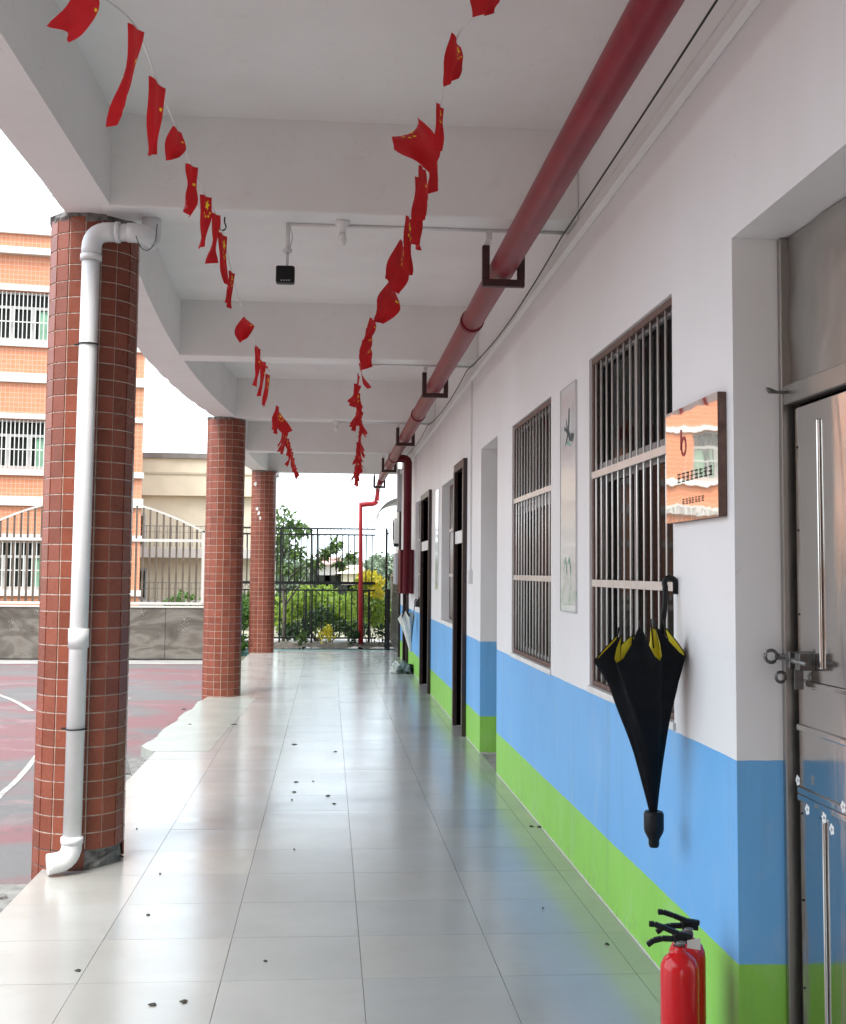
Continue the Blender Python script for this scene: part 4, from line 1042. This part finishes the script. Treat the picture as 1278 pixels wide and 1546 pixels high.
# annex: grey post, wall, lattice, cabinet, awning, air conditioner
an = thing('annex_wall', 'pale annex wall with lattice grille beyond the corridor end', 'wall', (1.8, 27, 0))
MB().box(1.72, 1.95, 24.42, 31, CZ, 3.35).build('wall', 'white_paint', an)
MB().box(1.40, 1.72, 24.42, 24.75, 2.98, BU-.01).build('grey_pier', 'grey_paint', an)
MB().box(1.44, 1.70, 24.45, 24.62, -.02, 2.97).build('door_post', 'dark_wood', an)
lt = MB()
for i in range(26):
    for sgn in (1, -1):
        y0 = 25.0+.14*i; z0, z1 = .08, 1.62
        a = Vector((1.52, y0-.7*sgn, z0)); b_ = Vector((1.52, y0+.7*sgn, z1))
        lt.bar(a, b_, .016, .02, up=(1, 0, 0))
tag(lt.build('lattice', 'sheet_dull', an), kind='stuff')
MB().box(1.50, 1.54, 24.9, 28.7, 1.62, 1.68).box(1.50, 1.54, 24.9, 28.7, .02, .08).build('lattice_rail', 'sheet_dull', an)
MB().box(1.70, 1.719, 26, 28.5, .3, 1.6).build('dark_opening', 'black', an)
tag(MB().box(1.42, 1.70, 25.3, 26.2, 1.47, 2.13).build('meter_cabinet', 'grey_paint', bevel=.01, org=(1.56, 25.7, 1.47)), 'grey sheet metal meter cabinet mounted above the lattice', 'cabinet')
aw = thing('curved_awning', 'curved pale awning with dark ribs over the annex window', 'awning', (1.6, 28, 3.0))
m_ = MB(); A = [(1.72-.62*math.sin(a), 3.42-.42*(1-math.cos(a))*1.1) for a in [PI/2*i/8 for i in range(9)]]
for i, (x, z) in enumerate(A): m_.v += [(x, 26.7, z), (x, 30.2, z), (x, 30.2, z-.012), (x, 26.7, z-.012)]
for i in range(8):
    for j in range(4): a = 4*i; m_.face((a+j, a+4+j, a+4+(j+1) % 4, a+(j+1) % 4), 0, True)
m_.build('sheet', 'white_paint', aw)
for k in range(5): MB().tube([(x, 26.72+.85*k, z-.03) for x, z in A], .007, 6).build('rib', 'grey_paint', aw)
ac = thing('air_conditioner', 'white outdoor air conditioner unit hanging on the annex wall', 'air conditioner', (1.6, 26.6, 2.4))
MB().box(1.44, 1.71, 26.3, 27.1, 2.36, 2.92).build('case', 'white_paint', ac, bevel=.02)
MB().tube(torus_pts((1.437, 26.6, 2.64), .2, 20, 'yz'), .012, 6).build('fan_guard', 'iron', ac)
MB().box(1.46, 1.715, 26.4, 26.45, 2.30, 2.358).box(1.46, 1.715, 26.95, 27.0, 2.30, 2.358).build('bracket', 'iron', ac)

# ------------------------------------------------------------------ boundary wall with polished panels and arched steel fence
BY = 25.0
bw = thing('boundary_wall', 'low boundary wall faced with polished engraved dark panels behind the court', 'wall', (-8, BY, CZ))
wtop = onY(30, 914, BY).z
MB().box(-30, -1.98, BY+.02, BY+.25, CZ-.1, wtop-.03).build('wall_core', 'concrete', bw)
jx = [onY(250, 950, BY).x, onY(62, 950, BY).x]; pw = jx[0]-jx[1]
xs = [jx[0]+pw*k for k in range(1, -9, -1)]
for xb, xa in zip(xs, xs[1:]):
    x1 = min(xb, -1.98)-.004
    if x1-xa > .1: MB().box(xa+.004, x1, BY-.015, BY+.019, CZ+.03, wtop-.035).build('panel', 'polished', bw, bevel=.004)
MB().box(-30, -1.96, BY-.035, BY+.27, wtop-.029, wtop).build('coping', 'cream_rail', bw)
for cx_, cz_, s in ((onY(279, 935, BY).x, onY(279, 935, BY).z, .16), (onY(277, 955, BY).x, onY(277, 952, BY).z, .12), (onY(214, 924, BY).x, onY(214, 924, BY).z, .09), (onY(57, 920, BY).x, onY(57, 922, BY).z, .1), (onY(20, 940, BY).x, onY(20, 940, BY).z, .1)):
    f_ = MB()                                        # engraved blossom: five thin petal outlines
    for k in range(5):
        a = 2*PI*k/5+.3; c = Vector((cx_+s*.45*math.cos(a), BY-.019, cz_+s*.45*math.sin(a)))
        pts = [c+Vector((s*.45*math.cos(t)*math.cos(a)-s*.2*math.sin(t)*math.sin(a), 0, s*.45*math.cos(t)*math.sin(a)+s*.2*math.sin(t)*math.cos(a))) for t in [2*PI*i/12 for i in range(13)]]
        f_.tube(pts, .0035, 5, ref=(0, 1, 0))
    f_.build('engraved_blossom', 'engrave', bw)
sf = thing('arched_fence', 'steel bar fence with cream arched rails standing on the polished wall', 'fence', (-8, BY+.1, wtop))
GY = BY+.1
zr0 = onY(250, 911, GY).z; zr1 = onY(250, 816, GY).z; zpk = onY(140, 752, GY).z; zend = onY(300, 803, GY).z
ax1 = onY(308, 808, GY).x; ax0 = onY(-30, 800, GY).x; mid = (ax0+ax1)/2; span = ax1-ax0
def arch_z(x, c): t = abs(x-c)/(span/2); return zend+(zpk-zend)*(1-t**1.8)
MB().box(-24, -1.98, GY-.02, GY+.02, zr0-.025, zr0+.025).build('rail', 'cream_rail', sf)
MB().box(-24, -1.98, GY-.022, GY+.022, zr1-.03, zr1+.03).build('rail', 'cream_rail', sf)
cents = [mid+span*k for k in (1, 0, -1, -2, -3)]
for c in cents:
    pts = [(min(c+span/2*t, -1.98), GY, arch_z(min(c+span/2*t, -1.98), c)) for t in [-1+2*i/28 for i in range(29)] if c+span/2*t < -1.5]
    m_ = MB()
    for a, b_ in zip(pts, pts[1:]):
        if a[0] < b_[0]-1e-4: m_.bar(a, b_, .04, .06, up=(0, 1, 0))
    m_.build('arch_rail', 'cream_rail', sf)
    MB().box(c+span/2-.03 if c+span/2 < -2 else -2.03, c+span/2+.03 if c+span/2 < -2 else -1.98, GY-.03, GY+.03, zr0, zend+.02).build('post', 'cream_rail', sf)
bl = MB().box(-.019, .019, -.014, .014, zr0+.02, zr1-.02).mesh('bar', 'fence_bar')
for c in cents:
    n = int(span/.134)
    for i in range(1, n):
        x = c-span/2+span*i/n
        if x > -2.0 or x < -16: continue
        inst('bar', bl, sf, (x, GY, 0))
        MB().box(x-.019, x+.019, GY-.014, GY+.014, zr1+.02, arch_z(x, c)-.02).build('bar', 'fence_bar', sf)

# ------------------------------------------------------------------ coral building behind
OY = 36.0
oxr = onY(218, 600, OY).x
ob = thing('coral_building', 'coral tiled school block with white bands and barred windows', 'building', (oxr, OY, CZ))
ob.rotation_euler.z = R(9.2)
oz = lambda y: onY(40, y, OY).z
ztop = oz(355)
WROWS = [(oz(520), oz(447)), (oz(710), oz(637)), (oz(890), oz(817))]
WIN = [(-12.35, -8.22), (-18.2, -14.1), (-24, -19.9)]
mb = MB(); zc = CZ
rows = sorted(WROWS)
OXL = -34
for z0, z1 in rows:
    mb.box(OXL, oxr, OY, OY+12, zc, z0)
    xr_ = oxr
    for a, b_ in WIN: mb.box(b_, xr_, OY, OY+12, z0, z1); xr_ = a
    mb.box(OXL, xr_, OY, OY+12, z0, z1); zc = z1
mb.box(OXL, oxr, OY, OY+12, zc, ztop)
mb.build('wall', 'coral', ob)
for y0, y1, pr_ in ((354, 362, .12), (383, 393, .22), (437, 446, .06), (520, 529, .10), (568, 582, .10), (628, 636, .06), (711, 720, .10), (751, 765, .10), (807, 816, .06), (890, 899, .10)):
    MB().box(OXL, oxr+.02+pr_*.3, OY-pr_, OY-.002, oz(y1), oz(y0)).build('band', 'fac_white', ob)
for z0, z1 in rows:
    for a, b_ in WIN:
        w = MB(); Fy = OY+.12; t = .09
        w.box(a, b_, Fy, Fy+.08, z0, z0+t); w.box(a, b_, Fy, Fy+.08, z1-t*.7, z1); w.box(a, b_, Fy, Fy+.08, z1-.50, z1-.42)
        nm = 7
        for i in range(nm+1): x = a+(b_-a)*i/nm; w.box(max(a, x-.055), min(b_, x+.055), Fy, Fy+.08, z0+t, z1-.501)
        win = w.build('window', 'fac_white', ob)
        MB().box(a, b_, OY+.22, OY+.26, z0, z1).build('pane', 'glass_far', win)
        g = MB(); x = a+.06
        while x < b_: g.box(x-.014, x+.014, OY+.02, OY+.05, z0+.01, z1-.01); x += .118
        g.box(a, b_, OY+.015, OY+.055, z0+.55, z0+.58)
        tag(g.build('grille', 'fac_white', win), kind='stuff')
        for k in ((1.0, .32), (2.55, .3)): MB().box(b_-.12-k[1]-(k[0]-1.0), b_-.12-(k[0]-1.0), OY+.20, OY+.215, z0+.08, z1-.52).build('curtain', 'curtain', win)

# ------------------------------------------------------------------ beige building further back
EY = 47.0
eb_ = thing('beige_building', 'plain beige two storey block with railed balconies', 'building', (-5, EY, CZ))
ez = lambda y: onY(260, y, EY).z
exl, exr = -11.5, onY(402, 800, EY).x
MB().box(exl, exr, EY, EY+9, ez(748), ez(692)).build('upper_wall', 'beige', eb_)
MB().box(exl-.1, exr+.1, EY-.12, EY+9.1, ez(692)+.002, ez(684)).build('coping', 'grey_coping', eb_)
MB().box(exl, exr, EY-.04, EY-.002, ez(716), ez(713)).build('string_course', 'beige_dark', eb_)
MB().box(exl, exr, EY+.3, EY+9, ez(830), ez(748)-.002).build('wall', 'beige', eb_)
MB().box(exl, exr, EY-.3, EY+9, ez(842), ez(828)).build('balcony_slab', 'fac_white', eb_)
MB().box(exl, exr, EY+.9, EY+9, CZ, ez(842)-.002).build('wall', 'beige', eb_)
MB().box(exl, exr, EY-.3, EY+.898, ez(926), ez(906)).build('balcony_slab', 'fac_white', eb_)
for za, zb in ((794, 826), (879, 904)):
    r_ = MB(); r_.box(exl, exr, EY-.28, EY-.25, ez(za)-.03, ez(za)); r_.box(exl, exr, EY-.28, EY-.25, ez(za+10), ez(za+10)+.02)
    x = exl
    while x < exr: r_.box(x-.01, x+.01, EY-.275, EY-.255, ez(zb), ez(za)-.031); x += .16
    tag(r_.build('railing', 'grey_coping', eb_), kind='stuff')
for xx in (-7.9, -2.9):
    w_ = MB().box(xx, xx+.75, EY+.285, EY+.299, ez(826), ez(775)).build('window', 'grey_paint', eb_)
    MB().box(xx+.06, xx+.69, EY+.27, EY+.284, ez(822), ez(779)).build('pane', 'glass_far', w_)
    w_ = MB().box(xx, xx+.75, EY+.885, EY+.899, ez(906), ez(858)).build('window', 'grey_paint', eb_)
    MB().box(xx+.06, xx+.69, EY+.87, EY+.884, ez(903), ez(862)).build('pane', 'glass_far', w_)

# ------------------------------------------------------------------ vegetation
def leaves(name, mat, centers, nper, size, parent, seed, aspect=.45, droop=.3):
    rg = np.random.default_rng(seed); V = []; Fc = []
    for (c, r3) in centers:
        n = nper
        d = rg.normal(size=(n, 3)); d /= np.linalg.norm(d, axis=1)[:, None]; rad = rg.uniform(.35, 1, n)**.5
        P = np.array(c)+d*rad[:, None]*np.array(r3)
        a = rg.normal(size=(n, 3)); a[:, 2] -= droop*2; a /= np.linalg.norm(a, axis=1)[:, None]
        b = np.cross(a, rg.normal(size=(n, 3))); b /= np.linalg.norm(b, axis=1)[:, None]
        L = size*rg.uniform(.6, 1.3, n)[:, None]; W = L*aspect
        k = len(V)*4 if False else sum(len(v) for v in V)
        q = np.stack([P, P+a*L*.5+b*W*.5, P+a*L, P+a*L*.5-b*W*.5], 1).reshape(-1, 3)
        V.append(q); Fc.append(np.arange(n*4).reshape(-1, 4)+k)
    V = np.concatenate(V); Fc = np.concatenate(Fc); me = bpy.data.meshes.new(name)
    base = ROOT[parent.name] if parent else Vector()
    me.from_pydata((V-np.array(base)).tolist(), [], Fc.tolist()); me.materials.append(M[mat]); me.update()
    o = bpy.data.objects.new(name, me); C.objects.link(o)
    if parent: o.parent = parent; ROOT[o.name] = base
    return o
def tree(name, label, cat, base, limbs, clumps, mat, nper, size, seed, group=None, aspect=.4, droop=.4, tr=.05):
    t = thing(name, label, cat, base, group)
    for i, l in enumerate(limbs):
        n = len(l); MB().tube(l, [tr*(1-.75*k/(n-1))*(1 if i == 0 else .55) for k in range(n)], 8).build('trunk' if i == 0 else 'limb', 'bark', t)
    leaves('crown', mat, clumps, nper, size, t, seed, aspect, droop); return t
def q3(x, y, Y): p = onY(x, y, Y); return Vector((p.x, p.y, p.z))
TY = 29.6
def cl(lst, Y, s, dy=.35): return [(tuple(q3(x, y, Y+random.Random(x*7+y).uniform(-dy, dy))), (s*w_, s*w_, s*h_)) for x, y, w_, h_ in lst]
tb = q3(428, 968, TY); tb.z = CZ
tree('young_tree', 'slender young tree with drooping pale leaves behind the iron fence', 'tree', tb,
     [[tb, q3(430, 920, TY), q3(426, 860, TY), q3(428, 800, TY), q3(430, 772, TY)], [q3(428, 900, TY), q3(440, 870, TY), q3(465, 845, TY), q3(500, 832, TY)], [q3(428, 880, TY), q3(418, 850, TY), q3(412, 830, TY)], [q3(427, 840, TY), q3(440, 815, TY), q3(452, 795, TY)], [q3(430, 915, TY), q3(455, 880, TY), q3(478, 838, TY)]],
     cl([(430, 775, 1, .8), (424, 790, 1, .8), (437, 797, 1, .8), (418, 805, 1, 1), (430, 812, 1.1, .8), (447, 790, .8, .7), (455, 800, .7, .7), (420, 825, 1, 1), (440, 830, .9, .9), (415, 850, 1, 1), (450, 835, .7, .6), (500, 828, .7, .5), (508, 820, .6, .4), (490, 838, .6, .4), (478, 850, .7, .5), (512, 850, .5, .4), (530, 838, .35, .3), (450, 862, .9, .6), (430, 858, .8, .7)], TY, .24), 'leaf', 70, .17, 3, tr=.05)
tb = q3(470, 965, 31.5); tb.z = CZ
def bush(label, x, Y, clumps, mat, nper, size, seed, s=.35, aspect=.5, group='bushes beyond the iron fence'):
    b0 = q3(x, 960, Y); b0.z = CZ; lims = []
    rg = random.Random(seed)
    c3 = cl(clumps, Y, s)
    lims = [[b0+Vector((rg.uniform(-.1, .1), 0, 0)), b0.lerp(Vector(c[0]), .5)+Vector((rg.uniform(-.1, .1), 0, .05)), Vector(c[0])] for c in c3[::2]]
    return tree('bush', label, 'bush', b0, lims, c3, mat, nper, size, seed, group, aspect, .1, .03)
bush('lime green bush behind the middle of the iron fence', 480, 31.8, [(440, 915, 1, 1), (455, 905, 1.1, 1), (470, 915, 1.2, 1), (485, 902, 1, 1), (500, 912, 1.1, 1), (515, 920, 1, 1), (450, 935, 1.2, 1), (480, 935, 1.3, 1), (505, 940, 1.2, .9), (430, 935, 1.1, 1.1), (525, 935, 1, 1)], 'leaf_lime', 260, .14, 11, .38)
bush('deep green bush low behind the iron fence', 500, 31.0, [(472, 935, .8, .7), (488, 928, .9, .7), (520, 945, 1, .7), (455, 950, .9, .6), (540, 948, 1, .6), (435, 955, .8, .5)], 'leaf_dark', 200, .13, 12, .34)
bush('green bush with yellow blossom beside the red drop pipe', 560, 30.2, [(555, 880, .9, .8), (565, 895, .9, .9), (545, 900, .9, .9), (560, 920, 1, 1), (540, 925, 1, 1), (572, 930, .7, 1)], 'leaf_lime', 170, .13, 13, .34)
yb = thing('yellow_blossom', 'bright yellow blossom clusters hanging by the red drop pipe', 'blossom', tuple(q3(562, 890, 29.9)))
leaves('petals', 'leaf_yellow', cl([(553, 868, .7, .4), (563, 873, .8, .5), (572, 880, .6, .5), (558, 884, .8, .4), (568, 895, .7, .5), (545, 880, .5, .3)], 29.9, .3), 110, .10, yb, 17, .7, .1)
for x, y, lab, mt, s, Y in ((492, 962, 'small yellow leaved plant at the foot of the iron fence', 'leaf_yellow', .17, 27.75), (532, 966, 'small dark leaved plant at the foot of the iron fence', 'leaf_dark', .14, 27.6), (455, 970, 'small olive leaved plant at the foot of the iron fence', 'leaf', .12, 27.7), (572, 962, 'clump of dark plants beside the folded gate', 'leaf_dark', .16, 27.5)):
    b0 = q3(x, 975, Y); b0.z = .02; pl_ = thing('small_plant', lab, 'plant', b0, 'small plants along the fence foot')
    c = q3(x, y, Y); MB().tube([b0, b0.lerp(c, .6)+Vector((.02, 0, 0)), c], [.012, .009, .004], 6).build('stem', 'bark', pl_)
    leaves('foliage', mt, [(tuple(c), (s, s, s*1.1)), (tuple(c+Vector((.05, 0, .1))), (s*.7, s*.7, s*.9))], 70, .10, pl_, x, .4, -.3)
hd = thing('hedge', 'clipped green hedge beside the last tiled column', 'hedge', (-2.25, 27.0, CZ))
hz = onY(372, 897, 26.6).z
MB().box(-3.55, -1.92, 26.35, 27.15, CZ, hz-.25).build('stems', 'bark', hd)
rgn = random.Random(9); leaves('foliage', 'hedge', [((rgn.uniform(-3.5, -1.9), rgn.uniform(26.3, 27.2), rgn.uniform(0, hz-.12)), (.22, .2, .2)) for _ in range(90)], 110, .075, hd, 19, .6, 0)
# distant vegetation, houses and hill line
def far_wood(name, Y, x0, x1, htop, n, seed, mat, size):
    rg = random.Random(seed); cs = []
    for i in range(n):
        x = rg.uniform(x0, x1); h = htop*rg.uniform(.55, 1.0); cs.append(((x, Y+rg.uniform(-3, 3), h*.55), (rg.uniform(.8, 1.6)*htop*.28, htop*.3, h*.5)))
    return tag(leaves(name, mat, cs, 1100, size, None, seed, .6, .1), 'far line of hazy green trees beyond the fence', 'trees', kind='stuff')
far_wood('far_trees', 62, -14, 8, 2.5, 30, 41, 'leaf_far_hazed', .26)
far_wood('far_trees', 95, -24, 14, 3.6, 34, 42, 'leaf_far_hazed', .36)
far_wood('near_wood', 40, -3, 4, .9, 16, 43, 'leaf', .3)
def house(label, x0, x1, ytop, ybase, Y, roof, wallm):
    a = onY(x0, ytop, Y); b_ = onY(x1, ybase, Y); h_ = thing('distant_house', label, 'house', ((a.x+b_.x)/2, Y, CZ), 'distant houses beyond the fence')
    MB().box(a.x, b_.x, Y, Y+6, CZ, a.z).build('wall', wallm, h_)
    rf = MB(); e = .3; zt = a.z+.4
    rf.v += [(a.x-e, Y-e, a.z), (b_.x+e, Y-e, a.z), (b_.x+e, Y+6+e, a.z), (a.x-e, Y+6+e, a.z), (a.x+1, Y+3, zt), (b_.x-1, Y+3, zt)]
    for f in ((0, 1, 5, 4), (1, 2, 5), (2, 3, 4, 5), (3, 0, 4), (3, 2, 1, 0)): rf.face(f)
    rf.build('roof', roof, h_)
    n = max(2, int((b_.x-a.x)/1.8))
    for i in range(n):
        x = a.x+(b_.x-a.x)*(i+.5)/n; MB().box(x-.4, x+.4, Y-.03, Y-.005, a.z-1.5, a.z-.5).build('window', 'glass_far', h_)
pk = pm('pink_roof', (.50, .30, .26), .8, var=.15); M['pink_roof'] = pk
house('distant pale house with pinkish roof seen through the fence', 480, 511, 852, 880, 56, 'pink_roof', 'fac_white')
house('distant cream house with flat tan roof seen through the fence', 516, 546, 866, 885, 54, 'beige', 'beige')
# unseen wing added behind the viewer to keep light off the door recesses
rw = thing('added_shade_wing', 'unseen coral tiled wing added behind the viewer to shade the door recesses', 'building', (-14, -11, CZ))
MB().box(-30, -2.4, -17, -10, CZ, 11.5).build('wall', 'coral', rw)
for z in (3.4, 7.0, 10.6): MB().box(-30, -2.4, -9.998, -9.9, z, z+.3).build('band', 'fac_white', rw)
for z in (1.1, 4.7, 8.3):
    for k in range(6):
        x = -28+4.4*k; w_ = MB().box(x, x+2.6, -9.996, -9.94, z, z+1.8).build('window', 'fac_white', rw)
        MB().box(x+.1, x+1.25, -9.939, -9.93, z+.1, z+1.7).build('pane', 'glass_far', w_); MB().box(x+1.35, x+2.5, -9.939, -9.93, z+.1, z+1.7).build('pane', 'glass_far', w_)
